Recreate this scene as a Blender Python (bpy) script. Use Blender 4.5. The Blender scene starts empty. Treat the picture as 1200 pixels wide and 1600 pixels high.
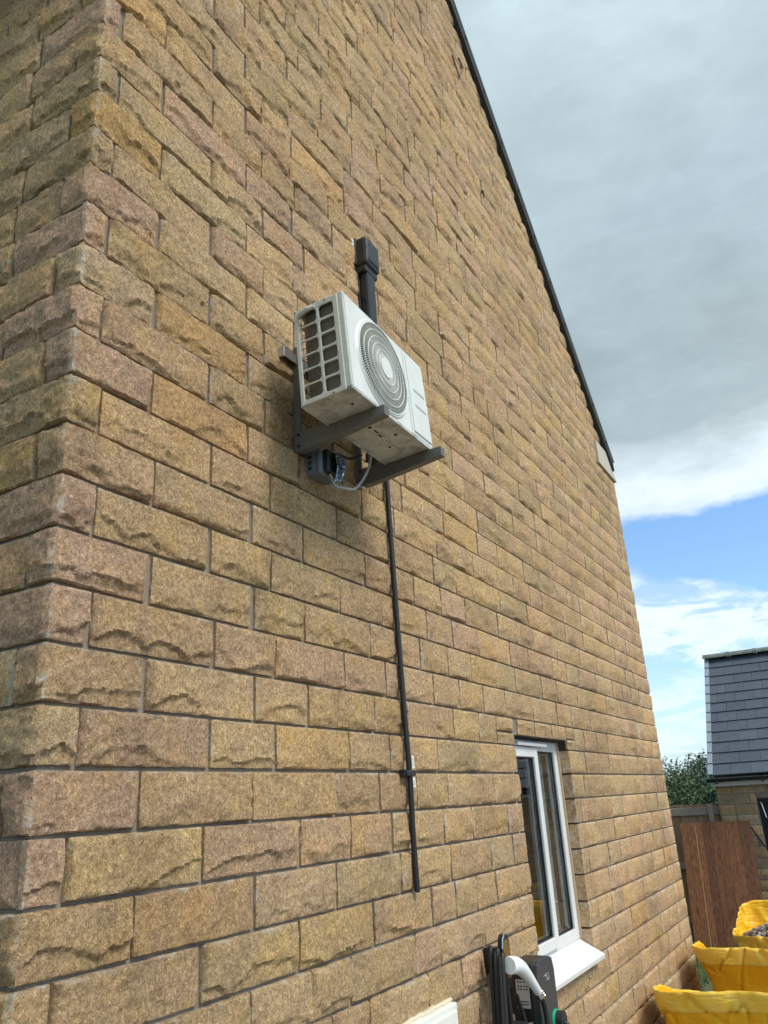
import bpy, bmesh, math, random
import numpy as np
from mathutils import Vector, Matrix

S = bpy.context.scene
COL = S.collection
rnd = random.Random(7)
GROUND = -1.85                       # z = 0 is a bed joint 1.85 m above the ground

# ------------------------------------------------------------------ camera
FPX = 1237.26                        # focal length in pixels of the 1200 x 1600 photograph
M = np.array([[0.50127945, -0.86345903, -0.05619099],
              [0.27474042, 0.22040626, -0.93591601],
              [0.82050997, 0.45371752, 0.34771223]])
CAM = np.array([-1.27084332, -1.67008022, 0.32161397])
cam_data = bpy.data.cameras.new('camera')
cam = bpy.data.objects.new('camera', cam_data)
COL.objects.link(cam)
cam_data.sensor_fit = 'VERTICAL'
cam_data.sensor_height = 32.0
cam_data.lens = FPX / 1600 * 32.0
cam_data.clip_start = 0.05
cam_data.clip_end = 2000
rot = Matrix([[M[0][i], -M[1][i], -M[2][i]] for i in range(3)])
cam.matrix_world = Matrix.Translation(Vector(CAM)) @ rot.to_4x4()
S.camera = cam

def px_of(p):
    c = M @ (np.asarray(p, float) - CAM)
    if c[2] < .05: return None
    return np.array([600 + FPX * c[0] / c[2], 800 + FPX * c[1] / c[2], c[2]])

# ------------------------------------------------------------------ light
SUN_EL, SUN_AZ = math.radians(50), math.radians(-96)      # azimuth from +x towards +y
world = bpy.data.worlds.new('World')
S.world = world
world.use_nodes = True
wn, wl = world.node_tree.nodes, world.node_tree.links
wn.clear()
def wnode(t, **k):
    n = wn.new(t)
    for a, b in k.items(): setattr(n, a, b)
    return n
out = wnode('ShaderNodeOutputWorld'); bg = wnode('ShaderNodeBackground')
bg.inputs['Strength'].default_value = 0.1
sky = wnode('ShaderNodeTexSky', sky_type='NISHITA', sun_disc=False)
sky.sun_elevation = SUN_EL
sky.sun_rotation = math.pi / 2 - SUN_AZ
sky.air_density = 1.0; sky.dust_density = 1.2; sky.ozone_density = 2.0
tc = wnode('ShaderNodeTexCoord'); sep = wnode('ShaderNodeSeparateXYZ')
wl.new(tc.outputs['Generated'], sep.inputs[0])
def wmath(op, a, b=None, clamp=False):
    n = wnode('ShaderNodeMath', operation=op); n.use_clamp = clamp
    for i, v in enumerate((a, b)):
        if v is None: continue
        if isinstance(v, (int, float)): n.inputs[i].default_value = v
        else: wl.new(v, n.inputs[i])
    return n.outputs[0]
zc = wmath('MAXIMUM', sep.outputs['Z'], 0.03)
comb = wnode('ShaderNodeCombineXYZ')
wl.new(wmath('DIVIDE', sep.outputs['X'], zc), comb.inputs[0])
wl.new(wmath('DIVIDE', sep.outputs['Y'], zc), comb.inputs[1])
def wnoise(scale, detail, rough, dist=0.0, src=None, off=None):
    n = wnode('ShaderNodeTexNoise'); n.inputs['Scale'].default_value = scale
    n.inputs['Detail'].default_value = detail; n.inputs['Roughness'].default_value = rough
    n.inputs['Distortion'].default_value = dist
    s = src or comb.outputs[0]
    if off:
        m = wnode('ShaderNodeMapping'); m.inputs['Location'].default_value = off
        wl.new(s, m.inputs[0]); s = m.outputs[0]
    wl.new(s, n.inputs['Vector']); return n.outputs['Fac']
mapd = wnode('ShaderNodeMapping'); mapd.inputs['Scale'].default_value = (1, 1, 2.6)
wl.new(tc.outputs['Generated'], mapd.inputs[0])
nd = wnoise(5.5, 9, .58, .25, mapd.outputs[0], (3.1, .4, 1.2))       # puffs in direction space
nw = wnoise(.8, 8, .6, .6, None, (1.7, 3.4, 0))                      # plane of the cloud deck
nb = wnoise(2.2, 7, .55, .5, None, (5.2, .7, 0))
zz = wmath('ADD', sep.outputs['Z'], wmath('MULTIPLY', wmath('SUBTRACT', nd, .5), .10))
def wramp(src, stops, interp='LINEAR'):
    r = wnode('ShaderNodeValToRGB'); cr = r.color_ramp; cr.interpolation = interp
    while len(cr.elements) < len(stops): cr.elements.new(0.5)
    for e, (p, c) in zip(cr.elements, stops):
        e.position = p
        e.color = (c, c, c, 1) if isinstance(c, (int, float)) else (*c, 1)
    wl.new(src, r.inputs[0]); return r.outputs[0]
yc = wmath('MINIMUM', wmath('MAXIMUM', sep.outputs['Y'], -.25), .3)
mapf = wnode('ShaderNodeMapping'); mapf.inputs['Scale'].default_value = (1, 1, 3.2)
wl.new(tc.outputs['Generated'], mapf.inputs[0])
nf_ = wnoise(13, 9, .6, .5, mapf.outputs[0], (.6, 2.2, .1))
zlow = wmath('SUBTRACT', wmath('ADD', sep.outputs['Z'], wmath('ADD', wmath('MULTIPLY', wmath('SUBTRACT', nd, .5), .09), wmath('MULTIPLY', wmath('SUBTRACT', nf_, .5), .045))),
             wmath('MULTIPLY', wmath('SUBTRACT', yc, .13), .33))
deck = wramp(zz, [(0, 0), (.298, .0), (.314, .85), (.335, 1), (1, 1)])
low = wramp(zlow, [(0, .7), (.03, .9), (.052, .35), (.066, .9), (.10, .88), (.118, .6), (.132, .4), (.145, .95), (.212, .97), (.226, .75), (.237, .0), (1, 0)])
thin = wramp(nf_, [(.40, .30), (.5, 1)])
mask2 = wmath('MAXIMUM', wmath('MULTIPLY', low, thin), wmath('MULTIPLY', deck, wramp(nw, [(.35, .9), (.6, 1)])), True)
W = 10.0
def c10(r, g, b): return (r, g, b)
ccol = wramp(zz, [(0, (.62, .76, .84)), (.1, (.70, .85, .93)), (.2, (.78, .90, .95)), (.30, (.80, .90, .95)), (.35, (.72, .82, .87)),
                  (.40, (.37, .45, .47)), (.5, (.35, .435, .465)), (.62, (.42, .52, .565)), (.8, (.46, .57, .615)), (1, (.50, .60, .64))])
nd2 = wnoise(4.2, 8, .56, .35, tc.outputs['Generated'], (7.3, 1.1, 4.4))
mott = wramp(wmath('ADD', wmath('MULTIPLY', nb, .25), wmath('ADD', wmath('MULTIPLY', nf_, .25), wmath('MULTIPLY', nd2, .5))), [(.38, .84), (.48, .94), (.56, 1.03), (.64, 1.15)])
mul = wnode('ShaderNodeMix', data_type='RGBA', blend_type='MULTIPLY'); mul.inputs[0].default_value = 1
wl.new(ccol, mul.inputs[6]); wl.new(mott, mul.inputs[7])
vm = wnode('ShaderNodeVectorMath', operation='SCALE'); vm.inputs['Scale'].default_value = W
wl.new(mul.outputs[2], vm.inputs[0])
skyg = wnode('ShaderNodeVectorMath', operation='MULTIPLY'); skyg.inputs[1].default_value = (1.35, 1.62, 1.80)
wl.new(sky.outputs[0], skyg.inputs[0])
mixs = wnode('ShaderNodeMix', data_type='RGBA')
wl.new(mask2, mixs.inputs[0]); wl.new(skyg.outputs[0], mixs.inputs[6]); wl.new(vm.outputs[0], mixs.inputs[7])
wl.new(mixs.outputs[2], bg.inputs['Color']); wl.new(bg.outputs[0], out.inputs[0])

sun_d = bpy.data.lights.new('sun', 'SUN'); sun = bpy.data.objects.new('sun', sun_d); COL.objects.link(sun)
sun_d.energy = 2.7; sun_d.angle = math.radians(24); sun_d.color = (1, .94, .84)
sv = Vector((math.cos(SUN_EL) * math.cos(SUN_AZ), math.cos(SUN_EL) * math.sin(SUN_AZ), math.sin(SUN_EL)))
sun.rotation_euler = sv.to_track_quat('Z', 'Y').to_euler()
S.view_settings.view_transform = 'Standard'; S.view_settings.look = 'None'
S.view_settings.exposure = 0.38; S.view_settings.gamma = 1
S.view_settings.use_curve_mapping = False
S.render.engine = 'CYCLES'
S.cycles.max_bounces = 6; S.cycles.transparent_max_bounces = 8

# ------------------------------------------------------------------ materials
MATS = {}
class Mat:
    def __init__(s, name, color=(.5, .5, .5), rough=.6, metal=0, spec=.5):
        s.m = bpy.data.materials.new(name); s.m.use_nodes = True
        s.n, s.l = s.m.node_tree.nodes, s.m.node_tree.links
        s.b = s.n['Principled BSDF']
        s.b.inputs['Base Color'].default_value = (*color, 1)
        s.b.inputs['Roughness'].default_value = rough
        s.b.inputs['Metallic'].default_value = metal
        s.b.inputs['Specular IOR Level'].default_value = spec
        MATS[name] = s.m
    def node(s, t, **k):
        n = s.n.new(t)
        for a, b in k.items(): setattr(n, a, b)
        return n
    def pos(s, scale=(1, 1, 1), obj=False, rot=(0, 0, 0)):
        if obj: src = s.node('ShaderNodeTexCoord').outputs['Object']
        else: src = s.node('ShaderNodeNewGeometry').outputs['Position']
        mp = s.node('ShaderNodeMapping'); mp.inputs['Scale'].default_value = scale; mp.inputs['Rotation'].default_value = rot
        s.l.new(src, mp.inputs[0]); return mp.outputs[0]
    def noise(s, scale, detail=4, rough=.55, vec=None, dist=0):
        n = s.node('ShaderNodeTexNoise'); n.inputs['Scale'].default_value = scale
        n.inputs['Detail'].default_value = detail; n.inputs['Roughness'].default_value = rough
        n.inputs['Distortion'].default_value = dist
        s.l.new(vec if vec is not None else s.pos(), n.inputs['Vector']); return n.outputs['Fac']
    def ramp(s, src, stops, interp='LINEAR'):
        r = s.node('ShaderNodeValToRGB'); cr = r.color_ramp; cr.interpolation = interp
        while len(cr.elements) < len(stops): cr.elements.new(.5)
        for e, (p, c) in zip(cr.elements, stops):
            e.position = p; e.color = (c, c, c, 1) if isinstance(c, (int, float)) else (*c, 1)
        s.l.new(src, r.inputs[0]); return r.outputs[0]
    def math(s, op, a, b=0, clamp=False):
        n = s.node('ShaderNodeMath', operation=op); n.use_clamp = clamp
        for i, v in enumerate((a, b)):
            if isinstance(v, (int, float)): n.inputs[i].default_value = v
            else: s.l.new(v, n.inputs[i])
        return n.outputs[0]
    def mix(s, fac, a, b, mode='MIX'):
        n = s.node('ShaderNodeMix', data_type='RGBA', blend_type=mode)
        for i, v in ((0, fac), (6, a), (7, b)):
            if isinstance(v, (int, float)): n.inputs[i].default_value = v
            elif isinstance(v, tuple): n.inputs[i].default_value = (*v, 1)
            else: s.l.new(v, n.inputs[i])
        return n.outputs[2]
    def color(s, c): s.l.new(c, s.b.inputs['Base Color'])
    def roughness(s, c): s.l.new(c, s.b.inputs['Roughness'])
    def bump(s, h, strength=.5, dist=.002, prev=None):
        n = s.node('ShaderNodeBump'); n.inputs['Strength'].default_value = strength; n.inputs['Distance'].default_value = dist
        s.l.new(h, n.inputs['Height'])
        if prev is not None: s.l.new(prev, n.inputs['Normal'])
        s.l.new(n.outputs[0], s.b.inputs['Normal']); return n.outputs[0]
    def attr(s, name, out='Color'):
        return s.node('ShaderNodeAttribute', attribute_name=name).outputs[out]
    def objrand(s): return s.node('ShaderNodeObjectInfo').outputs['Random']

# rock-faced walling stone
m = Mat('walling_stone', rough=.92, spec=.25)
vec = m.pos()
veca = m.pos((1.0, 1.0, .8), rot=(0, .6, 0))
base = m.attr('tint')
n1 = m.noise(6, 5, .6, vec); n2 = m.noise(88, 6, .80, veca, .35); n3 = m.noise(230, 3, .7, vec)
c = m.mix(1.0, base, m.ramp(n1, [(.32, (.86, .83, .82)), (.45, (.97, .97, 1.0)), (.55, (1.03, 1.02, .96)), (.70, (1.10, 1.03, .86))]), 'MULTIPLY')
c = m.mix(1.0, c, m.ramp(n2, [(.36, (.56, .51, .43)), (.46, (.88, .86, .82)), (.53, (1.03, 1.02, .99)), (.65, (1.52, 1.48, 1.38))]), 'MULTIPLY')
c = m.mix(1.0, c, m.ramp(n3, [(.34, .72), (.5, 1.0), (.66, 1.34)]), 'MULTIPLY')
fl = m.ramp(m.noise(36, 5, .8, vec), [(.64, 0), (.69, 1)])
c = m.mix(m.math('MULTIPLY', fl, .55), c, (.74, .68, .56))
ed = m.attr('edge', 'Fac')
eg = m.ramp(m.noise(24, 6, .75, vec), [(.50, 0), (.60, 1)])
c = m.mix(m.math('MULTIPLY', m.math('MULTIPLY', ed, eg), .9), c, (.74, .72, .64))
run = m.ramp(m.noise(15, 4, .7, m.pos((1, 1, .25))), [(.70, 0), (.75, 1)])
c = m.mix(m.math('MULTIPLY', run, .35), c, (.72, .68, .58))
stain = m.ramp(m.noise(1.6, 7, .72, m.pos((1, 1, .7)), .6), [(.36, .80), (.5, 1.0), (.64, 1.08)])
c = m.mix(1.0, c, stain, 'MULTIPLY')
m.color(c)
hb = m.math('ADD', m.math('MULTIPLY', n2, 1.0), m.math('MULTIPLY', n3, .30))
nm = m.noise(24, 5, .62, veca, 1.2)
pb = m.bump(nm, .6, .022)
m.bump(hb, 1.0, .016, pb)

m = Mat('mortar', rough=.95, spec=.2)
n = m.noise(160, 4, .7); nn = m.noise(4, 4, .6)
m.color(m.mix(1.0, m.ramp(n, [(.3, (.175, .15, .12)), (.7, (.29, .255, .21))]), m.ramp(nn, [(.3, .8), (.7, 1.15)]), 'MULTIPLY'))
m.bump(n, .6, .003)

m = Mat('sawn_stone', (.46, .42, .34), .85)
n = m.noise(60, 5, .7)
m.color(m.mix(1.0, (.50, .46, .38), m.ramp(n, [(.3, .82), (.7, 1.12)]), 'MULTIPLY')); m.bump(n, .4, .002)

m = Mat('unit_white', (.80, .82, .80), .35, spec=.5)
n = m.noise(9, 5, .7)
m.color(m.ramp(n, [(.3, (.60, .62, .60)), (.6, (.67, .69, .67))])); m.roughness(m.ramp(n, [(.3, .3), (.7, .45)]))
m = Mat('unit_panel', (.56, .57, .53), .5)
n = m.noise(30, 5, .7)
m.color(m.ramp(n, [(.3, (.46, .47, .42)), (.6, (.54, .55, .50))]))
m = Mat('unit_base', (.45, .46, .44), .5, .2)
n = m.noise(14, 6, .75, dist=.5)
m.color(m.ramp(n, [(.35, (.26, .27, .26)), (.52, (.48, .49, .47)), (.7, (.60, .62, .60))]))
m = Mat('coil_fins', (.10, .095, .08), .5, .4)
w = m.node('ShaderNodeTexWave', wave_type='BANDS', bands_direction='Z'); w.inputs['Scale'].default_value = 60
m.l.new(m.pos(), w.inputs[0])
m.color(m.ramp(w.outputs['Fac'], [(.2, (.07, .067, .052)), (.8, (.24, .225, .175))])); m.bump(w.outputs['Fac'], .6, .002)
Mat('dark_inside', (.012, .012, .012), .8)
Mat('fan_black', (.03, .032, .03), .45)
m = Mat('bracket_steel', (.2, .2, .19), .5, .1)
n = m.noise(25, 4, .6); m.color(m.ramp(n, [(.3, (.11, .107, .098)), (.7, (.135, .13, .12))]))
Mat('galvanised', (.5, .52, .53), .38, .8)
m = Mat('black_plastic', (.014, .016, .018), .32)
n = m.noise(14, 5, .7); m.color(m.ramp(n, [(.3, (.010, .012, .014)), (.7, (.022, .024, .027))])); m.roughness(m.ramp(n, [(.3, .25), (.7, .42)]))
Mat('matt_black', (.018, .019, .021), .62)
m = Mat('pipe_sleeve', (.008, .010, .013), .24)
Mat('cable_black', (.012, .013, .014), .5)
Mat('cable_grey', (.36, .36, .34), .5)
Mat('isolator_grey', (.13, .155, .185), .45)
m = Mat('glossy_film', (.75, .78, .8), .12, .5)
n = m.noise(20, 4, .6, dist=1.0)
m.color(m.ramp(n, [(.46, (.012, .013, .02)), (.54, (.10, .12, .16)), (.64, (.45, .50, .55))])); m.bump(n, .5, .01)  # pale patches are glints on the film, put into its colour
Mat('label_white', (.78, .78, .75), .5)
Mat('label_ink', (.04, .04, .045), .6)
Mat('label_grey', (.42, .43, .43), .5)
m = Mat('upvc_white', (.80, .81, .82), .28)
n = m.noise(6, 5, .7); m.color(m.ramp(n, [(.3, (.66, .67, .67)), (.7, (.73, .74, .75))]))
Mat('gasket_black', (.012, .012, .013), .55)
m = Mat('sealant', (.62, .56, .42), .7); m.bump(m.noise(60, 4), .5, .004)
Mat('sealant_tan', (.50, .38, .27), .8)
Mat('glass_frame_bar', (.28, .29, .30), .35, .7)
# glazing: real glass, thin
m = Mat('window_glass', (.9, .95, .95), 0.0)
m.b.inputs['Transmission Weight'].default_value = 1.0
m.b.inputs['IOR'].default_value = 1.52
m.b.inputs['Base Color'].default_value = (.86, .92, .92, 1)
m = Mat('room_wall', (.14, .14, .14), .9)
m = Mat('curtain', (.75, .74, .70), .9)
m = Mat('white_enamel', (.80, .80, .78), .3)
m = Mat('meter_box', (.74, .74, .69), .4)
n = m.noise(5, 4, .6); m.color(m.ramp(n, [(.3, (.68, .68, .62)), (.7, (.77, .77, .72))]))
m = Mat('charger_slate', (.04, .045, .053), .42)
Mat('charger_black', (.012, .013, .014), .45)
Mat('amber_panel', (.16, .085, .02), .15)
Mat('chrome', (.75, .77, .8), .15, 1.0)
Mat('connector_white', (.80, .82, .84), .22)
mg = Mat('led_green', (.02, .35, .18), .4); mg.b.inputs['Emission Color'].default_value = (.05, .7, .35, 1); mg.b.inputs['Emission Strength'].default_value = .12
m = Mat('roof_tile', (.075, .08, .092), .62)
r = m.objrand(); n = m.noise(9, 6, .7)
c = m.mix(1.0, m.ramp(r, [(0, (.052, .068, .095)), (.5, (.062, .078, .108)), (1, (.075, .092, .122))]), m.ramp(n, [(.3, .85), (.7, 1.15)]), 'MULTIPLY')
m.color(c); m.bump(m.noise(120, 4, .7), .4, .002)
m = Mat('ridge_clay', (.13, .15, .14), .75); m.bump(m.noise(60, 5, .7), .5, .004)
m.color(m.ramp(m.noise(9, 5, .7), [(.35, (.10, .12, .115)), (.65, (.20, .23, .21))]))
Mat('dry_verge', (.24, .29, .36), .5)
m = Mat('verge_slate', (.022, .026, .033), .6)
Mat('verge_trim', (.42, .52, .54), .4)
Mat('gutter_black', (.008, .014, .022), .3)
m = Mat('fascia_white', (.50, .52, .50), .5)
Mat('door_navy', (.006, .010, .022), .3)
m = Mat('fence_wood', (.16, .12, .085), .85)
g = m.noise(3, 6, .7, m.pos((18, 18, 1.2))); r = m.objrand()
c = m.mix(1.0, m.ramp(g, [(.3, (.19, .12, .075)), (.5, (.33, .22, .145)), (.7, (.44, .31, .21))]), m.ramp(r, [(0, (.75, .72, .7)), (1, (1.15, 1.02, .92))]), 'MULTIPLY')
m.color(c); m.bump(g, .5, .003)
m = Mat('rail_wood', (.2, .17, .14), .85)
g = m.noise(3, 6, .7, m.pos((18, 2, 18))); m.color(m.ramp(g, [(.3, (.22, .18, .145)), (.7, (.34, .29, .24))])); m.bump(g, .5, .003)
m = Mat('panel_wood', (.10, .045, .022), .5)
g = m.noise(3.2, 7, .68, m.pos((14, 14, .75)), .35); g2 = m.noise(6, 6, .7, m.pos((40, 40, 1.0))); r = m.objrand()
c = m.mix(1.0, m.ramp(g, [(.3, (.065, .026, .012)), (.44, (.17, .068, .030)), (.58, (.25, .105, .045)), (.72, (.36, .17, .075))]),
          m.ramp(r, [(0, (.72, .7, .7)), (1, (1.25, 1.2, 1.15))]), 'MULTIPLY')
c = m.mix(1.0, c, m.ramp(g2, [(.35, .78), (.6, 1.12)]), 'MULTIPLY')
kn = m.node('ShaderNodeTexVoronoi'); kn.inputs['Scale'].default_value = 2.6; m.l.new(m.pos((1, 1.6, .7)), kn.inputs['Vector'])
c = m.mix(m.math('MULTIPLY', m.ramp(kn.outputs['Distance'], [(.035, 1), (.07, 0)]), .85), c, (.012, .007, .004))
m.color(c); m.bump(g2, .3, .002)
Mat('pale_strip', (.50, .29, .12), .6)
m = Mat('bag_yellow', (.80, .42, .012), .42, spec=.4)
n = m.noise(5, 6, .65, dist=.8)
m.color(m.ramp(n, [(.3, (.76, .37, .004)), (.5, (.84, .45, .008)), (.72, (.87, .51, .02))]))
m.b.inputs['Transmission Weight'].default_value = 0
def creases(m):
    a = m.noise(3.2, 3, .5, m.pos((.5, .5, 2.2), rot=(.35, .2, 0)), .3); b = m.noise(5.5, 2, .4, m.pos((.5, .5, 2.0), rot=(-.5, .2, 0)), .3)
    ra = m.math('ABSOLUTE', m.math('SUBTRACT', a, .5)); rb = m.math('ABSOLUTE', m.math('SUBTRACT', b, .5))
    h = m.math('ADD', m.ramp(ra, [(0, 0), (.035, .7), (.2, 1)]), m.math('MULTIPLY', m.ramp(rb, [(0, 0), (.03, .6), (.2, 1)]), .5))
    m.bump(h, .35, .012)
creases(m)
m = Mat('bag_hem', (.82, .55, .10), .42, spec=.4)
n = m.noise(7, 6, .65, dist=.8); m.color(m.ramp(n, [(.3, (.84, .52, .03)), (.7, (.88, .64, .14))])); creases(m)
m = Mat('gravel', (.22, .19, .16), .9)
r = m.attr('tint'); m.color(r)
m = Mat('paving', (.22, .20, .17), .9)
n = m.noise(3, 6, .7); m.color(m.ramp(n, [(.3, (.17, .155, .135)), (.7, (.27, .25, .21))])); m.bump(m.noise(90, 4), .4, .003)
m = Mat('soil', (.09, .08, .06), .95)
n = m.noise(1.5, 8, .75); m.color(m.ramp(n, [(.3, (.05, .065, .025)), (.6, (.09, .10, .045)), (.8, (.13, .11, .08))])); m.bump(n, .6, .03)
m = Mat('grass_blade', (.05, .12, .02), .6); m.color(m.attr('tint'))
m = Mat('leaf', (.05, .09, .03), .6, spec=.35); m.color(m.attr('tint'))
m.b.inputs['Subsurface Weight'].default_value = 0
Mat('vent_brown', (.20, .13, .09), .8)
m = Mat('bark', (.10, .08, .06), .9); m.bump(m.noise(20, 5), .6, .02)
m = Mat('render_plain', (.32, .27, .19), .9)

# ------------------------------------------------------------------ object helpers
ORG = {}
def thing(name, label, cat, loc=(0, 0, 0), group=None):
    o = bpy.data.objects.new(name, None); COL.objects.link(o)
    o.location = loc; o.empty_display_size = .1
    o['label'] = label; o['category'] = cat
    if group: o['group'] = group
    ORG[o.name] = np.array(loc, float)
    return o
def tag(o, label=None, cat=None, group=None, kind=None):
    if label: o['label'] = label
    if cat: o['category'] = cat
    if group: o['group'] = group
    if kind: o['kind'] = kind
    return o
def mesh_of(name, V, F, mat, smooth=False):
    me = bpy.data.meshes.new(name)
    me.from_pydata([tuple(map(float, v)) for v in V], [], F)
    if isinstance(mat, str): me.materials.append(MATS[mat])
    if smooth: me.polygons.foreach_set('use_smooth', [True] * len(me.polygons))
    me.update(); return me
def put(name, V, F, mat, parent=None, smooth=False, origin=None, fix=True):
    """V in world coordinates; the object's origin goes to `origin` (default: centre of V)."""
    V = np.asarray(V, float)
    o0 = V.mean(0) if origin is None else np.asarray(origin, float)
    me = mesh_of(name, V - o0, F, mat, smooth)
    if fix:
        bm = bmesh.new(); bm.from_mesh(me); bmesh.ops.recalc_face_normals(bm, faces=bm.faces); bm.to_mesh(me); bm.free()
    o = bpy.data.objects.new(name, me); COL.objects.link(o)
    o.parent = parent
    o.location = o0 - (ORG[parent.name] if parent else 0)
    ORG[o.name] = o0
    return o
class MB:
    """collects shapes in world coordinates; build() links them as one mesh object"""
    def __init__(s, T=None): s.V = []; s.F = []; s.T = T
    def add(s, V, F):
        b = len(s.V)
        for v in V:
            v = np.asarray(v, float)
            s.V.append(s.T(v) if s.T else v)
        s.F += [tuple(i + b for i in f) for f in F]; return s
    def box(s, a, b, bev=0):
        (x0, y0, z0), (x1, y1, z1) = a, b
        x0, x1 = min(x0, x1), max(x0, x1); y0, y1 = min(y0, y1), max(y0, y1); z0, z1 = min(z0, z1), max(z0, z1)
        bev = min(bev, (x1 - x0) * .49, (y1 - y0) * .49, (z1 - z0) * .49)
        if bev <= 0:
            V = [(x, y, z) for x in (x0, x1) for y in (y0, y1) for z in (z0, z1)]
            return s.add(V, [(0, 1, 3, 2), (4, 6, 7, 5), (0, 4, 5, 1), (2, 3, 7, 6), (0, 2, 6, 4), (1, 5, 7, 3)])
        bm = bmesh.new(); bmesh.ops.create_cube(bm, size=1)
        for v in bm.verts:
            v.co = Vector((x0 + (v.co.x + .5) * (x1 - x0), y0 + (v.co.y + .5) * (y1 - y0), z0 + (v.co.z + .5) * (z1 - z0)))
        bmesh.ops.bevel(bm, geom=bm.edges[:], offset=bev, segments=2, affect='EDGES', profile=.5)
        bm.verts.index_update(); V = [v.co[:] for v in bm.verts]; F = [tuple(v.index for v in f.verts) for f in bm.faces]; bm.free()
        return s.add(V, F)
    def tube(s, pts, r, n=10, cap=True):
        pts = [Vector(p) for p in pts]; rs = r if isinstance(r, (list, tuple)) else [r] * len(pts)
        V, F = [], []; up = None
        for i, p in enumerate(pts):
            t = (pts[min(i + 1, len(pts) - 1)] - pts[max(i - 1, 0)]).normalized()
            if up is None: up = t.orthogonal().normalized()
            up = (up - t * up.dot(t)).normalized(); w = t.cross(up)
            for k in range(n):
                a = 2 * math.pi * k / n
                V.append(p + (up * math.cos(a) + w * math.sin(a)) * rs[i])
        for i in range(len(pts) - 1):
            for k in range(n):
                F.append((i * n + k, i * n + (k + 1) % n, (i + 1) * n + (k + 1) % n, (i + 1) * n + k))
        if cap: F.append(tuple(range(n - 1, -1, -1))); F.append(tuple((len(pts) - 1) * n + k for k in range(n)))
        return s.add([v[:] for v in V], F)
    def prism(s, poly, axis, a, b):
        """extrude a polygon given in the two other axes along `axis` from a to b"""
        n = len(poly); V = []
        for t in (a, b):
            for p in poly:
                q = list(p); q.insert(axis, t); V.append(q)
        F = [tuple(range(n)), tuple(range(2 * n - 1, n - 1, -1))] + [(i, n + i, n + (i + 1) % n, (i + 1) % n) for i in range(n)]
        return s.add(V, F)
    def disc(s, c, r, axis, t, n=32):
        return s.prism([(c[0] + r * math.cos(2 * math.pi * k / n), c[1] + r * math.sin(2 * math.pi * k / n)) for k in range(n)], axis, t[0], t[1])
    def build(s, name, mat, parent=None, smooth=False, origin=None):
        return put(name, s.V, s.F, mat, parent, smooth, origin)
def smooth_by_angle(o, deg=35):
    me = o.data
    me.polygons.foreach_set('use_smooth', [True] * len(me.polygons))
    bm = bmesh.new(); bm.from_mesh(me)
    for e in bm.edges:
        if len(e.link_faces) == 2 and e.calc_face_angle(0) > math.radians(deg): e.smooth = False
    bm.to_mesh(me); bm.free(); return o
def spline(pts, n=12):
    P = [np.array(p, float) for p in pts]; P = [2 * P[0] - P[1]] + P + [2 * P[-1] - P[-2]]; out = []
    for i in range(1, len(P) - 2):
        for k in range(n):
            t = k / n; a, b, c, d = P[i - 1:i + 3]
            out.append(.5 * (2 * b + (c - a) * t + (2 * a - 5 * b + 4 * c - d) * t * t + (3 * b - a - 3 * c + d) * t ** 3))
    out.append(P[-2]); return out

# value noise, vectorised
_tab = np.random.RandomState(11).rand(4096)
def vnoise(x, y, seed=0):
    xi = np.floor(x).astype(int); yi = np.floor(y).astype(int); fx = x - xi; fy = y - yi
    fx = fx * fx * (3 - 2 * fx); fy = fy * fy * (3 - 2 * fy)
    h = lambda a, b: _tab[((a * 73856093) ^ (b * 19349663) ^ (seed * 83492791)) & 4095]
    return (h(xi, yi) * (1 - fx) + h(xi + 1, yi) * fx) * (1 - fy) + (h(xi, yi + 1) * (1 - fx) + h(xi + 1, yi + 1) * fx) * fy
def fbm(x, y, seed=0, o=4):
    s = 0; a = .5; t = 0
    for k in range(o): s = s + a * vnoise(x, y, seed + k * 17); t += a; x = x * 2.03; y = y * 2.03; a *= .5
    return s / t
def sstep(a, b, x):
    t = np.clip((x - a) / (b - a), 0, 1); return t * t * (3 - 2 * t)

# ------------------------------------------------------------------ ground and lawn
put('ground', [(-300, -300, GROUND), (300, -300, GROUND), (300, 300, GROUND), (-300, 300, GROUND)], [(0, 1, 2, 3)], 'soil', fix=False)['kind'] = 'structure'
bpy.data.objects['ground']['label'] = 'bare earth and rough ground around the houses'
mb = MB()
mb.box((-3, -7, GROUND), (12.4, -.0, GROUND + .02)); tag(mb.build('patio', 'paving'), kind='structure')
mb = MB(); mb.box((7.1, .35, GROUND), (12.4, 9, GROUND + .03)); tag(mb.build('lawn', 'soil'), kind='structure')
r = np.random.RandomState(3)
def tinted(o, cols, attr='tint'):
    a = o.data.color_attributes.new(attr, 'FLOAT_COLOR', 'POINT'); c = np.ones((len(cols), 4)); c[:, :3] = cols
    a.data.foreach_set('color', c.ravel())
N = 26000
P = np.stack([r.uniform(7.2, 12.3, N), r.uniform(.45, 4.5, N), np.full(N, GROUND + .03)], 1)
ang = r.uniform(0, 6.28, N); hh = r.uniform(.03, .075, N); wv = .004
d = np.stack([np.cos(ang), np.sin(ang), 0 * ang], 1)
V = np.empty((N, 3, 3)); V[:, 0] = P - d * wv; V[:, 1] = P + d * wv; V[:, 2] = P + np.stack([r.normal(0, .02, N), r.normal(0, .02, N), hh], 1)
me = bpy.data.meshes.new('grass'); me.from_pydata(V.reshape(-1, 3).tolist(), [], [(3 * i, 3 * i + 1, 3 * i + 2) for i in range(N)])
me.materials.append(MATS['grass_blade']); g = bpy.data.objects.new('grass', me); COL.objects.link(g)
gc = np.repeat(np.array([[.045, .12, .018]]) * r.uniform(.6, 1.5, (N, 1)) * np.array([1, 1, 1]), 3, 0); tinted(g, gc)
tag(g, 'bright green grass strip beyond the far corner of the house', 'grass', kind='stuff')

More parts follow.
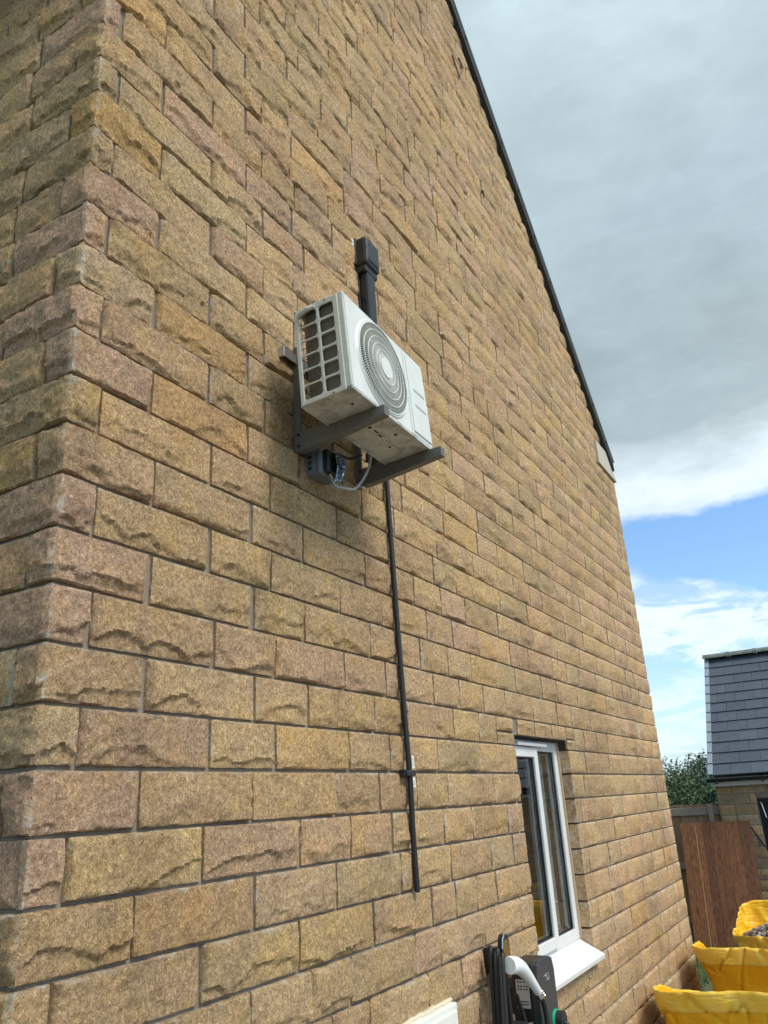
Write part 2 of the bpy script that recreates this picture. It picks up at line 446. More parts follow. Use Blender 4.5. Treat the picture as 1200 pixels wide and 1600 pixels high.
# ------------------------------------------------------------------ the house
CO = .15; L = 6.92
WX0, WX1, WZ0, WZ1 = 3.10, 4.05, -.510, .655
RAKE = lambda x: 9.91 - .937 * x
APX = 3.2
def top_z(x): return RAKE(x) if x >= APX else RAKE(APX) - (APX - x) * 1.02
house = thing('stone_house', 'tall gabled house of rock faced buff stone carrying the air conditioning unit', 'house', (3.5, 0, GROUND))

# solid body (mortar plane), gable with window opening
YM = .0075
mb = MB()
EZ = RAKE(L)
ez0 = top_z(0)
zt = lambda x: top_z(x) - .01
X_ = [0, WX0, APX, WX1, L]
bm_ = []
# gable: left of window, between, right; each prism in the x-z plane extruded along y
def gpoly(poly): mb.prism(poly, 1, YM, .30)
HX0, HX1 = WX0 - .05, WX1 + .05
gpoly([(YM, GROUND), (HX0, GROUND), (HX0, zt(HX0)), (YM, zt(YM))])
gpoly([(HX0, GROUND), (HX1, GROUND), (HX1, WZ0 - .110), (HX0, WZ0 - .110)])
gpoly([(HX0, WZ1 + .004), (HX1, WZ1 + .004), (HX1, zt(HX1)), (APX, zt(APX)), (HX0, zt(HX0))])
gpoly([(HX1, GROUND), (L - YM, GROUND), (L - YM, zt(L)), (HX1, zt(HX1))])
wall = mb.build('wall', 'mortar', house)
mb = MB(); mb.box((YM, .30, GROUND), (.30, 9, ez0 - .05)); mb.box((L - .30, .30, GROUND), (L - YM, 9, EZ - .05))
mb.box((.3, 8.7, GROUND), (L - .3, 9, EZ - .05))
mb.build('wall', 'mortar', house)

PAL = dict(pink=(.605, .41, .285), buff=(.625, .435, .255), olive=(.58, .42, .245), orange=(.67, .43, .20), brown=(.58, .40, .245),
           pale=(.635, .465, .295), ochre=(.63, .43, .225), sage=(.585, .43, .255))
def pick(rs):
    k = rs.choice(['pink', 'buff', 'olive', 'brown', 'pale', 'ochre', 'sage', 'orange'], p=[.17, .30, .14, .12, .08, .13, .04, .02])
    return (np.array(PAL[k]) * .62 + np.array([.612, .428, .252]) * .38) * rs.uniform(.92, 1.08) * (1 + rs.uniform(-.02, .02, 3))

def face_h(W, H, nu, nv, seed, rs, open_left=False, open_right=False):
    """relief of one rock-faced block; returns u, v grids, height, edge mask"""
    us = np.linspace(0, W, nu + 1); vs = np.linspace(0, H, nv + 1)
    if nu >= 8: us = us + np.sin(us / W * 2 * np.pi) * -W / nu * .6
    o = seed * 1.37
    if nv >= 8: vs = vs + np.sin(vs / H * 2 * np.pi) * -H / nv * .5
    U, Vv = np.meshgrid(us, vs, indexing='ij')
    eL = U + (99 if open_left else 0); eR = W - U + (99 if open_right else 0)
    e = np.minimum(np.minimum(eL, eR), np.minimum(Vv, H - Vv))
    # split rock: the lowest of several tilted fracture planes, seen through warped coordinates
    Up = U + .030 * (fbm(U * 16 + o, Vv * 20, seed + 1, 3) - .5) + .010 * (fbm(U * 60 + o, Vv * 60, seed + 2, 2) - .5)
    Vp = Vv + .026 * (fbm(U * 18 + o, Vv * 16 + 5, seed + 3, 3) - .5) + .010 * (fbm(U * 70 + o, Vv * 50, seed + 4, 2) - .5)
    lvl = rs.uniform(.012, .018)
    h = lvl + rs.uniform(-.02, .02) * (Up - W * .5) + rs.uniform(-.05, .04) * (Vp - H * .4)
    h = np.minimum(h, lvl + .002 + rs.uniform(-.10, .10) * (Up - W * rs.uniform(.2, .8)) + rs.uniform(-.10, .06) * (Vp - H * .5))
    for _ in range(1 + rs.poisson(W * 8)):       # breaks running down to the lower bed
        uc = rs.uniform(0, W); sl_ = rs.choice([.22, .35, .6, 1.1]) * rs.uniform(.8, 1.2)
        h = np.minimum(h, rs.uniform(.001, .006) + sl_ * np.maximum(Vp + rs.uniform(-.022, .008), 0) + rs.uniform(.03, .28) * np.abs(Up - uc))
    for _ in range(rs.poisson(W * 3)):           # small scoops anywhere
        uc, vc = rs.uniform(0, W), rs.uniform(0, H); rr_ = rs.uniform(.012, .035)
        dd = np.sqrt(((Up - uc) / 1.8) ** 2 + (Vp - vc) ** 2); h -= .004 * (1 - sstep(rr_ * .6, rr_, dd))
    if rs.rand() < .6 and not open_left: h = np.minimum(h, .003 + rs.uniform(.3, 1.2) * np.maximum(Up, 0) + .3 * np.maximum(Vp - rs.uniform(.02, .12), 0))
    if rs.rand() < .6: h = np.minimum(h, .003 + rs.uniform(.3, 1.2) * np.maximum(W - Up, 0) + .3 * np.maximum(Vp - rs.uniform(.02, .12), 0))
    h = np.minimum(h, .005 + rs.uniform(.5, 1.6) * np.maximum(H - Vp, 0) + rs.uniform(0, .2) * np.abs(Up - rs.uniform(0, W)))
    if rs.rand() < .85:                          # undercut shells along the lower bed
        sc_ = np.full(U.shape, -.02)
        for _ in range(1 + rs.poisson(W * 6)):
            c0, cw, chh = rs.uniform(-.03, W + .03), rs.uniform(.05, .17), rs.uniform(.016, .060)
            sc_ = np.maximum(sc_, chh * (1 - np.abs((Up - c0) / cw) ** 2) + chh * rs.uniform(-.7, .7) * (Up - c0) / cw)
        sc_ = sc_ + .016 * (fbm(U * 38 + o, Vv * 12, seed + 81, 3) - .5)
        cut = sstep(0, rs.uniform(.004, .010), sc_ - Vp)
        lip = sstep(-.012, 0, sc_ - Vp) * (1 - cut) * .002
        h = h * (1 - rs.uniform(.45, .75) * cut) + lip
    h += .0075 * (fbm(U * 20 + o, Vv * 27 + U * 9, seed + 91, 3) - .45)
    h += .0085 * (fbm(U * 55 + o, Vv * 70, seed + 31, 3) - .5)
    w = .002 + .004 * vnoise(U * 40 + o, Vv * 40, seed + 5)
    h = .001 + np.maximum(h, .002) * (.25 + .75 * sstep(0, 1, e / w))
    if open_left or open_right:
        k = sstep(0, .006, np.minimum(U if open_left else 9 + U, (W - U) if open_right else 9 + U))
        h = h * k + .008 * (1 - k)
    edge = np.clip(1 - e / .006, 0, 1) * .8 + np.clip(1 - np.abs(Vv - (H - .006)) / .008, 0, 1) * .5
    if open_left: edge = np.maximum(edge, np.clip(1 - U / .007, 0, 1))
    if open_right: edge = np.maximum(edge, np.clip(1 - (W - U) / .007, 0, 1))
    edge = edge * (rs.rand() < .8)
    # wobble of the outline
    j = .0022
    U2 = U + np.where(U <= 0, 0 if open_left else 1, 0) * j * (vnoise(Vv * 40, Vv * 0 + o, seed + 12)) - np.where(U >= W - 1e-9, 0 if open_right else 1, 0) * j * vnoise(Vv * 40, Vv * 0 + o, seed + 13)
    V2 = Vv + np.where(Vv <= 0, 1, 0) * j * vnoise(U * 40, U * 0 + o, seed + 14) - np.where(Vv >= H - 1e-9, 1, 0) * j * vnoise(U * 40, U * 0 + o, seed + 15)
    return U2, V2, h, edge
def grid_mesh(P, back, flip):
    """P (nu+1, nv+1, 3), back = function moving a border point into the wall; open border skirt"""
    nu, nv = P.shape[0] - 1, P.shape[1] - 1
    V = P.reshape(-1, 3); idx = np.arange(len(V)).reshape(nu + 1, nv + 1)
    F = np.stack([idx[:-1, :-1], idx[1:, :-1], idx[1:, 1:], idx[:-1, 1:]], -1).reshape(-1, 4)
    ring = np.concatenate([idx[:-1, 0], idx[-1, :-1], idx[:0:-1, -1], idx[0, :0:-1]])
    B = back(V[ring]); b0 = len(V); n = len(ring)
    k = np.arange(n); k2 = (k + 1) % n
    F2 = np.stack([ring[k2], ring[k], b0 + k, b0 + k2], -1)
    V = np.concatenate([V, B]); F = np.concatenate([F, F2])
    if flip: F = F[:, ::-1]
    return V, F, ring
STONES = []   # (area, V, F, tint, edge)
seedc = [0]
def res_for(p, W, H, axis):
    a = px_of(p)
    if a is None: return 6, 3
    s = FPX * .64 / max(a[2], .4)
    q = np.array(p, float); q2 = q.copy(); q2[axis] += .1
    b = px_of(q2)
    su = (np.hypot(*(b - a)[:2]) * .64 / .1) if b is not None else s
    nu = int(np.clip(W * max(su, s * .35) / 2.3, 5, 66)); nv = int(np.clip(H * s / 2.3, 4, 32))
    inside = -60 < a[0] < 1260 and -60 < a[1] < 1660
    return (nu, nv) if inside else (5, 4)
def proj_area(c4):
    q = [px_of(p) for p in c4]
    if any(a is None for a in q): return 0
    q = np.array(q)[:, :2]; cx, cy = q.mean(0)
    if not (-30 < cx < 1230 and -30 < cy < 1630): return 0
    x, y = np.clip(q[:, 0], 0, 1200), np.clip(q[:, 1], 0, 1600)
    return abs(np.dot(x, np.roll(y, -1)) - np.dot(y, np.roll(x, -1))) / 2
def stone_gable(x0, x1, z0, z1, tint, rs, ol=False, orr=False, back=YM + .004, backR=None):
    W, H = x1 - x0, z1 - z0; seedc[0] += 1
    nu, nv = res_for(((x0 + x1) / 2, 0, (z0 + z1) / 2), W, H, 0)
    U, Vv, h, e = face_h(W, H, nu, nv, seedc[0], rs, ol, orr)
    P = np.stack([x0 + U, -h, z0 + Vv], -1)
    if ol: P[0, :, 0] = -P[0, :, 1] * -1 * 1.0   # corner column sits on the arris
    def bk(v):
        v = v.copy(); v[:, 1] = back; return v
    V, F, ring = grid_mesh(P, bk, False)
    return V, F, np.concatenate([e.ravel(), e.ravel()[ring] * .25]), proj_area([(x0, 0, z0), (x1, 0, z0), (x1, 0, z1), (x0, 0, z1)])
def stone_left(y0, y1, z0, z1, tint, rs, ol=False, back=YM + .004):
    W, H = y1 - y0, z1 - z0; seedc[0] += 1
    nu, nv = res_for((0, (y0 + y1) / 2, (z0 + z1) / 2), W, H, 1)
    U, Vv, h, e = face_h(W, H, nu, nv, seedc[0], rs, ol, False)
    P = np.stack([-h, y0 + U, z0 + Vv], -1)
    def bk(v):
        v = v.copy(); v[:, 0] = back; return v
    V, F, ring = grid_mesh(P, bk, True)
    return V, F, np.concatenate([e.ravel(), e.ravel()[ring] * .25]), proj_area([(0, y0, z0), (0, y1, z0), (0, y1, z1), (0, y0, z1)])

JG = {-1: [.09, .57], 0: [.32, .80], 1: [.10, .57], 2: [.32, .79], 3: [.11, .59, .91, 1.36, 1.67, 2.11], 4: [.32, .80, 1.10, 1.56, 1.85, 2.31, 2.61, 2.85],
      5: [.12, .60, .91, 1.35, 1.67, 2.12, 2.41], 6: [.32, .79, 1.09, 1.56, 2.01, 2.30, 2.58, 2.91], 7: [.11, .57, .89, 1.34, 1.67, 2.10, 2.39, 2.72, 3.18],
      8: [.32, .78, 1.09, 1.54, 1.99, 2.28, 2.57, 3.03], 9: [.10, .57, .89, 1.33, 1.78, 2.22, 2.49, 3.10]}
CT = {20: 'orange', 19: 'pink', 18: 'buff', 17: 'sage', 16: 'orange', 15: 'olive', 14: 'pink', 13: 'pink', 12: 'pale', 11: 'pink', 10: 'pink', 9: 'olive',
      8: 'brown', 7: 'pink', 6: 'pink', 5: 'pink', 4: 'brown', 3: 'pale', 2: 'pink', 1: 'pink', 0: 'buff', -1: 'buff', -2: 'olive'}
def joints(k, rs, start, end, pre):
    xs = list(pre); x = xs[-1]
    while end - x > .62:
        x += rs.choice([.46, .46, .31, .31, .30, .23], p=[.3, .15, .25, .12, .1, .08]) + rs.uniform(-.012, .012); xs.append(x)
    if end - x > .48: xs.append(x + (end - x) * rs.uniform(.42, .6))
    return xs
def trim_to_rake(V, x0, x1):
    pass
rs = np.random.RandomState(5)
kmin, kmax = -13, int((top_z(APX)) / CO) + 1
for k in range(kmin, kmax + 1):
    z0, z1 = k * CO + .0042, (k + 1) * CO - .0042
    dz = rs.uniform(-.0018, .0018); z0 += dz
    # the stretch of wall at this height
    if z1 > ez0 - .02:
        xl = APX - (top_z(APX) - z1 - .015) / 1.02
    else: xl = 0.0
    xr = L if z1 < EZ - .02 else min(L, (9.91 - z0 - .015) / .937)
    if xr - xl < .25: continue
    corner = xl == 0.0
    pre = JG.get(k)
    if pre is None:
        b = (.315 - .0022 * max(k, 0)) if k % 2 == 0 else (.10 - .0016 * max(k, 0))
        pre = [b, b + .465]
        if k > 9: pre += [pre[-1] + .31]
    if not corner: pre = [xl] + [q for q in pre if q > xl + .2]
    xs = joints(k, rs, 0, xr, pre if corner else pre)
    xs = ([0.0] if corner else []) + xs + [xr]
    if -4 <= k <= 3: xs = [q for q in xs if min(abs(q - WX0), abs(q - WX1)) > .10]
    gaps = [rs.uniform(.0045, .007) if rs.rand() < .8 else rs.uniform(.007, .013) for _ in xs]
    for i in range(len(xs) - 1):
        a, b = xs[i] + (gaps[i] if (i or not corner) else 0), xs[i + 1] - (gaps[i + 1] if i + 1 < len(xs) - 1 else 0)
        if b - a < .05: continue
        spans = [(a, b, z0, z1)]
        # window opening and sill
        if k == -4 or k in (-3, -2, -1, 0, 1, 2, 3):
            if k == -4: o0, o1 = WX0 - .035, WX1 - .005
            else: o0, o1 = WX0, WX1
            new = []
            for (p, q, c0, c1) in spans:
                if q <= o0 or p >= o1: new.append((p, q, c0, c1)); continue
                if p < o0 - .03: new.append((p, o0 - .001, c0, c1))
                if q > o1 + .03: new.append((o1 + .001, q, c0, c1))
            spans = new
        elif k == 4:
            new = []
            for (p, q, c0, c1) in spans:
                m1 = z0 + .062
                if q <= WX0 - .25 or p >= WX1 + .12: new.append((p, q, c0, c1)); continue
                for (r0, r1) in ((max(p, 0), min(q, WX0)), (max(p, WX0 + .005), min(q, WX1 - .003)), (max(p, WX1 + .005), q)):
                    if r1 - r0 < .06: continue
                    over = WX0 - .01 < (r0 + r1) / 2 < WX1
                    if over: new.append((r0, r1, z0 + .058, c1))
                    else: new += [(r0, r1, m1 + .008, c1), (r0, r1, c0, m1 - .002)]
            spans = new
        for (p, q, c0, c1) in spans:
            # stones cut to the rake
            if i == 0 and corner:
                t = np.array(PAL[CT[k]]) if k in CT else pick(rs); t = t * rs.uniform(.95, 1.07)
                if k == 16: t = np.array([.64, .415, .185])
                V, F, e, ar = stone_gable(p, q, c0, c1, t, rs, ol=True)
                yl = .10 if k % 2 == 0 else .325
                if k % 2 == 0: yl = .095 + .0015 * max(k, 0)
                V2, F2, e2, ar2 = stone_left(0, yl - .005, c0, c1, t, rs, ol=True)
                # shared arris, slightly worn
                zc_ = np.linspace(0, 1, 64)
                off = .004 + .005 * vnoise(V[:, 2] * 30, V[:, 2] * 0, k + 50)
                near = (np.abs(V[:, 0] - 0) < 1e-4) | (V[:, 0] < 1e-4)
                V[V[:, 0] <= .0135, 0] += 0
                for VV, ax in ((V, 0), (V2, 1)):
                    oth = 1 - ax
                    sel = (VV[:, ax] < .002) & (VV[:, oth] < YM)
                    w_ = .005 + .005 * vnoise(VV[sel, 2] * 33, VV[sel, 2] * 0, k + 50)
                    VV[sel, ax] = -w_; VV[sel, oth] = -w_
                F = np.concatenate([F, F2 + len(V)]); V = np.concatenate([V, V2]); e = np.concatenate([e, e2]); ar += ar2
            else:
                t = pick(rs)
                jamb = (abs(p - (WX1 + .001)) < .010 or abs(q - (WX0 - .001)) < .002) and k < 4
                last = i == len(xs) - 2 and z1 < EZ - .02
                V, F, e, ar = stone_gable(p, q, c0, c1, t, rs, orr=False, back=.12 if jamb else YM + .004)
                if last:   # bulging return of the far quoin
                    mk = V[:, 0] > q - .012
                    V[mk, 0] += .012 * vnoise(V[mk, 2] * 25, V[mk, 2] * 0 + k, 3) + .002
            if z1 > EZ - .03: V[:, 0] = np.minimum(V[:, 0], (9.91 - V[:, 2] - .010) / .937)
            STONES.append((ar, V, F, t, e))
    # left (front) wall
    if z1 < ez0 - .02 and k < 27:
        yl = (.095 + .0015 * max(k, 0)) if k % 2 == 0 else .325
        ys = [yl]
        while ys[-1] < 3.0: ys.append(ys[-1] + rs.choice([.46, .31, .23, .46]))
        for a, b in zip(ys[:-1], ys[1:]):
            t = pick(rs); V, F, e, ar = stone_left(a + .005, b - .005, z0, z1, t, rs)
            STONES.append((ar, V, F, t, e))
def stone_obj(V, F, t, e, parent, name='stone'):
    o0 = V.mean(0); me = bpy.data.meshes.new(name)
    me.from_pydata((V - o0).tolist(), [], F.tolist()); me.materials.append(MATS['walling_stone'])
    me.polygons.foreach_set('use_smooth', np.ones(len(F), bool)); me.update(); me.set_sharp_from_angle(angle=math.radians(38))
    a = me.color_attributes.new('tint', 'FLOAT_COLOR', 'POINT'); cc = np.ones((len(V), 4)); cc[:, :3] = t if t.ndim > 1 else t[None]
    a.data.foreach_set('color', cc.ravel())
    ea = me.attributes.new('edge', 'FLOAT', 'POINT'); ea.data.foreach_set('value', e.astype(np.float32))
    o = bpy.data.objects.new(name, me); COL.objects.link(o); o.parent = parent; o.location = o0 - ORG[parent.name]; ORG[o.name] = o0
    return o
def lay_stones(L_, parent, limit):
    L_.sort(key=lambda s: -s[0])
    for s in L_[:limit]: stone_obj(s[1], s[2], s[3], s[4], parent)
    rest = L_[limit:]
    if rest:
        Vs, Fs, Ts, Es = [], [], [], []; b = 0
        for _, V, F, t, e in rest:
            Vs.append(V); Fs.append(F + b); Ts.append(np.repeat(t[None], len(V), 0)); Es.append(e); b += len(V)
        o = stone_obj(np.concatenate(Vs), np.concatenate(Fs), np.concatenate(Ts), np.concatenate(Es), parent, 'stones')
        o['kind'] = 'stuff'
lay_stones(STONES, house, 299)
print('stones', len(STONES), 'faces', sum(len(s[2]) for s in STONES))

# kneeler stone, verge, roof
mb = MB(); mb.prism([(6.24, 3.455), (L + .008, 3.455), (L + .008, RAKE(L) + .03), (6.62, RAKE(6.62) - .004), (6.24, 3.70)], 1, -.030, .012)
tag(mb.build('kneeler_stone', 'sawn_stone', house), 'pale smooth kneeler stone at the foot of the gable')
def rake_bar(mbx, lo, hi, y0, y1, xa=APX, xb=6.80):
    for (xs_, sl) in (((xa, xb), 0),):
        mbx.prism([(xa, RAKE(xa) + lo), (xb, RAKE(xb) + lo), (xb, RAKE(xb) + hi), (xa, RAKE(xa) + hi)], 1, y0, y1)
mb = MB(); rake_bar(mb, .000, .092, -.052, .02)
mb.prism([(-.06, top_z(0) - .05), (APX, top_z(APX) + .012), (APX, top_z(APX) + .135), (-.06, top_z(0) + .07)], 1, -.052, .02)
mb.build('verge', 'verge_slate', house)
mb = MB(); rake_bar(mb, .094, .110, -.066, -.02)
mb.build('verge_trim', 'verge_trim', house)
mb = MB()
mb.prism([(APX, RAKE(APX) + .06), (6.79, RAKE(6.79) + .04), (6.79, RAKE(6.79) + .09), (APX, RAKE(APX) + .12)], 1, .022, 9.1)
mb.prism([(-.2, top_z(0) - .14), (APX, RAKE(APX) + .05), (APX, RAKE(APX) + .12), (-.2, top_z(0) - .05)], 1, .022, 9.1)
mb.build('roof', 'roof_tile', house)
# thin ends of the verge units
for q in np.arange(APX + .1, 6.7, .33):
    mb = MB(); mb.prism([(q, RAKE(q) + .06), (q + .014, RAKE(q + .014) + .06), (q + .014, RAKE(q + .014) + .0935), (q, RAKE(q) + .0935)], 1, -.058, -.0535)
    mb.build('verge_clip', 'gutter_black', house)
# small bat-brick outline and a weep hole high on the gable
mb = MB()
for a, b in (((3.34, 6.10), (3.45, 5.96)), ((3.45, 5.96), (3.57, 6.17)), ((3.57, 6.17), (3.49, 6.22))):
    mb.tube([(a[0], -.022, a[1]), (b[0], -.022, b[1])], .007, 6)
mb.build('wall_vent', 'vent_brown', house)
mb = MB(); mb.box((3.70, -.020, 4.90), (3.715, .0, 4.97)); mb.build('weep_hole', 'dark_inside', house)

# ------------------------------------------------------------------ the window (part of the house)
FY = .072
win = MB()
def frame_rect(mbx, x0, x1, z0, z1, w, y0, y1, bev=.004):
    mbx.box((x0, y0, z0), (x0 + w, y1, z1), bev); mbx.box((x1 - w, y0, z0), (x1, y1, z1), bev)
    mbx.box((x0 + w - .001, y0 + .0015, z1 - w), (x1 - w + .001, y1 - .002, z1), bev); mbx.box((x0 + w - .001, y0 + .0015, z0), (x1 - w + .001, y1 - .002, z0 + w), bev)
fx0, fx1, fz0, fz1 = WX0 + .002, WX1 - .012, WZ0 + .004, WZ1 - .004
MX = 3.595
frame_rect(win, fx0, fx1, fz0, fz1, .062, FY, .14)
win.box((MX - .03, FY + .002, fz0 + .06), (MX + .03, .138, fz1 - .06), .004)
window = win.build('window', 'upvc_white', house)
mb = MB(); frame_rect(mb, fx0 + .018, MX + .012, fz0 + .022, fz1 - .045, .058, FY - .020, FY - .001, .005)
mb.build('sash', 'upvc_white', window)
mb = MB()   # black gaskets and spacer bars
g0, g1 = fx0 + .076, MX - .046; h0, h1 = MX + .03, fx1 - .062
for (a, b, zlo, zhi, y) in ((g0, g1, fz0 + .080, fz1 - .103, FY - .004), (h0, h1, fz0 + .062, fz1 - .062, FY + .014)):
    w = .007
    mb.box((a, y, zlo), (a + w, y + .01, zhi)); mb.box((b - w, y, zlo), (b, y + .01, zhi))
    mb.box((a + w, y, zlo), (b - w, y + .01, zlo + w)); mb.box((a + w, y, zhi - w), (b - w, y + .01, zhi))
mb.build('gasket', 'gasket_black', window)
mb = MB()
for (a, b, zlo, zhi, y) in ((g0 + .010, g1 - .010, fz0 + .090, fz1 - .113, FY + .018), (h0 + .010, h1 - .010, fz0 + .072, fz1 - .072, FY + .036)):
    w = .012
    mb.box((a, y, zlo), (a + w, y + .008, zhi)); mb.box((b - w, y, zlo), (b, y + .008, zhi))
    mb.box((a + w, y, zlo), (b - w, y + .008, zlo + w)); mb.box((a + w, y, zhi - w), (b - w, y + .008, zhi))
mb.build('spacer_bar', 'glass_frame_bar', window)
for (a, b, zlo, zhi, y) in ((g0 + .001, g1 - .001, fz0 + .081, fz1 - .104, FY + .007), (h0 + .001, h1 - .001, fz0 + .063, fz1 - .063, FY + .025)):
    mb = MB(); mb.box((a, y, zlo), (b, y + .006, zhi)); mb.build('pane', 'window_glass', window)
mb = MB(); mb.box((3.24, FY - .040, fz1 - .040), (3.74, FY - .001, fz1 - .022), .003); mb.build('trickle_vent', 'upvc_white', window)
mb = MB(); mb.box((fx1 + .001, .060, fz0), (WX1 + .0, .075, fz1)); mb.build('sealant', 'sealant_tan', window)
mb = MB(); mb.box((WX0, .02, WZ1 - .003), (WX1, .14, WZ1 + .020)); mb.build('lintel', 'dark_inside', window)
# sill: sloping top
mb = MB()
mb.prism([(.09, WZ0 + .006), (.09, WZ0 - .100), (-.058, -.612), (-.068, -.606), (-.070, -.586), (-.058, -.578), (.06, WZ0 - .006), (.07, WZ0 + .002)], 0, WX0 - .03, WX1 - .012)
mb.build('window_sill', 'upvc_white', house)
# the dark room behind
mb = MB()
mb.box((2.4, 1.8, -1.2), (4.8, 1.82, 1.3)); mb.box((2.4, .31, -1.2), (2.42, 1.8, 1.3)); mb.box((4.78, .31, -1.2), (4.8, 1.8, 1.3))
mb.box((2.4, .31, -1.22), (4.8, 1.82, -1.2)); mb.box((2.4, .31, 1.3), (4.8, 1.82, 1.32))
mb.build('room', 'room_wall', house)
mb = MB()
for x0 in (3.80, 3.08):
    pts = [(x0 + .022 * i, .185 + .018 * math.sin(i * 2.1)) for i in range(9)]
    n = len(pts); V = [(x, y, z) for z in (-.6, .75) for x, y in pts]
    mb.add(V, [(i, i + 1, n + i + 1, n + i) for i in range(n - 1)])
mb.build('curtain', 'curtain', window)

# ------------------------------------------------------------------ air conditioning unit (local frame: x along, y depth, z up)
AO = np.array([.849, -.400, 1.719]); AW, AD, AH = .662, .216, .412
ta, yw = -.063, .024
Bz = np.array([[math.cos(yw), -math.sin(yw), 0], [math.sin(yw), math.cos(yw), 0], [0, 0, 1]])
AB = np.stack([[math.cos(yw), math.sin(yw), 0], Bz @ [0, math.cos(ta), math.sin(ta)], Bz @ [0, -math.sin(ta), math.cos(ta)]], 1)
TA = lambda v: AO + AB @ v
ac = thing('air_conditioner', 'off-white outdoor air conditioning unit with round fan grille on wall brackets', 'air conditioner', tuple(TA(np.array([AW / 2, AD / 2, 0]))))
def A(): return MB(TA)
FC, FR = (.270, .206), .192
# front panel with a round opening
def ring_panel(w0, w1, h0, h1, c, r, n=64):
    V, F = [], []
    for k in range(n):
        a = 2 * math.pi * k / n; dx, dz = math.cos(a), math.sin(a)
        tx = ((w1 - c[0]) if dx > 0 else (w0 - c[0])) / dx if abs(dx) > 1e-6 else 1e9
        tz = ((h1 - c[1]) if dz > 0 else (h0 - c[1])) / dz if abs(dz) > 1e-6 else 1e9
        t = min(abs(tx), abs(tz))
        V += [(c[0] + r * dx, c[1] + r * dz), (c[0] + t * dx, c[1] + t * dz)]
    # corners
    return V
mb = A()
n = 72; V = []; F = []
c = FC; w0, w1, h0, h1 = .012, .478, .006, AH - .006
angs = sorted([2 * math.pi * k / n for k in range(n)] + [math.atan2(z - c[1], x - c[0]) % (2 * math.pi) for x in (w0, w1) for z in (h0, h1)])
for a in angs:
    dx, dz = math.cos(a), math.sin(a)
    tx = ((w1 if dx > 0 else w0) - c[0]) / dx if abs(dx) > 1e-9 else 1e9
    tz = ((h1 if dz > 0 else h0) - c[1]) / dz if abs(dz) > 1e-9 else 1e9
    t = min(tx, tz)
    rr = min(FR, t * .985); r2 = min(FR + .014, t * .995)
    V += [(c[0] + rr * dx, .014, c[1] + rr * dz), (c[0] + rr * dx, -.006, c[1] + rr * dz), (c[0] + (rr + .006) * dx if rr + .006 < t else c[0] + t * .99 * dx, -.007, c[1] + ((rr + .006) if rr + .006 < t else t * .99) * dz),
          (c[0] + r2 * dx, 0, c[1] + r2 * dz), (c[0] + t * dx, 0, c[1] + t * dz)]
N_ = len(angs)
for k in range(N_):
    for j in range(4): F.append((k * 5 + j, k * 5 + j + 1, ((k + 1) % N_) * 5 + j + 1, ((k + 1) % N_) * 5 + j))
mb.add(V, F)
o = mb.build('front_panel', 'unit_white', ac); smooth_by_angle(o, 30)
mb = A(); mb.box((.4795, -.004, .006), (AW - .004, .012, AH - .006), .004)
mb.box((.492, -.009, .020), (AW - .012, -.003, AH - .022), .005)
sp = mb.build('service_panel', 'unit_white', ac)
mb = A()
for z, x0, x1 in ((.236, .527, .628), (.228, .529, .630), (.160, .525, .626), (.152, .527, .628)):
    mb.box((x0, -.0105, z - .0012), (x1, -.0088, z + .0012))
mb.build('pressed_line', 'unit_panel', sp)
# wrap of the casing: top, right side, edges
mb = A(); mb.box((.0, .0, AH - .008), (AW, AD, AH + .004), .004); mb.build('top_cover', 'unit_white', ac)
mb = A(); mb.box((AW - .006, .012, .006), (AW, AD, AH - .008)); mb.build('side_panel', 'unit_white', ac)
mb = A(); mb.box((.4, AD - .006, .006), (AW - .007, AD, AH - .009)); mb.build('back_panel', 'unit_white', ac)
mb = A(); mb.box((-.001, -.0015, .004), (.0115, .030, AH - .0085), .005); mb.build('corner_post', 'unit_panel', ac)
# base pan
mb = A(); mb.box((.004, .004, -.004), (AW - .004, AD - .004, .003)); mb.box((-.002, -.003, -.008), (AW + .002, .006, .007), .002)
mb.box((-.002, AD - .006, -.008), (AW + .002, AD + .002, .007), .002)
base = mb.build('base_pan', 'unit_base', ac)
mb = A()
for x, y, r_ in ((.10, .06, .005), (.42, .05, .006), (.50, .12, .005), (.30, .10, .007)): mb.disc((x, y), r_, 2, (-.0075, -.0045), 10)
mb.box((.33, .095, -.007), (.36, .10, -.0045)); mb.box((.375, .10, -.007), (.40, .105, -.0045))
mb.build('drain_hole', 'dark_inside', base)
# left side grille: frame with 2 x 6 openings
mb = A(); SX0, SX1 = -.004, .004
ys = [.030, .043, .106, .119, .198, AD]; zs0, zs1 = .012, .392
rows = np.linspace(zs0, zs1, 7); bar = .011
mb.box((SX0, .022, -.004), (SX1, ys[1], AH - .001), .003)
mb.box((SX0, ys[4], -.004), (SX1, ys[5], AH - .001), .003)
mb.box((SX0 + .0005, ys[1] - .001, rows[6] - .003), (SX1 - .0005, ys[4] + .001, AH - .001), .002)
mb.box((SX0 + .0005, ys[1] - .001, -.004), (SX1 - .0005, ys[4] + .001, rows[0] + .003), .002)
mb.box((SX0 + .001, ys[2], rows[0]), (SX1 - .001, ys[3], rows[6]), .003)
for z in rows[1:-1]:
    mb.box((SX0 + .0015, ys[1] - .002, z - bar * .45), (SX1 - .0015, ys[2] + .002, z + bar * .45), .002)
    mb.box((SX0 + .0015, ys[3] - .002, z - bar * .32), (SX1 - .0015, ys[4] + .002, z + bar * .32), .002)
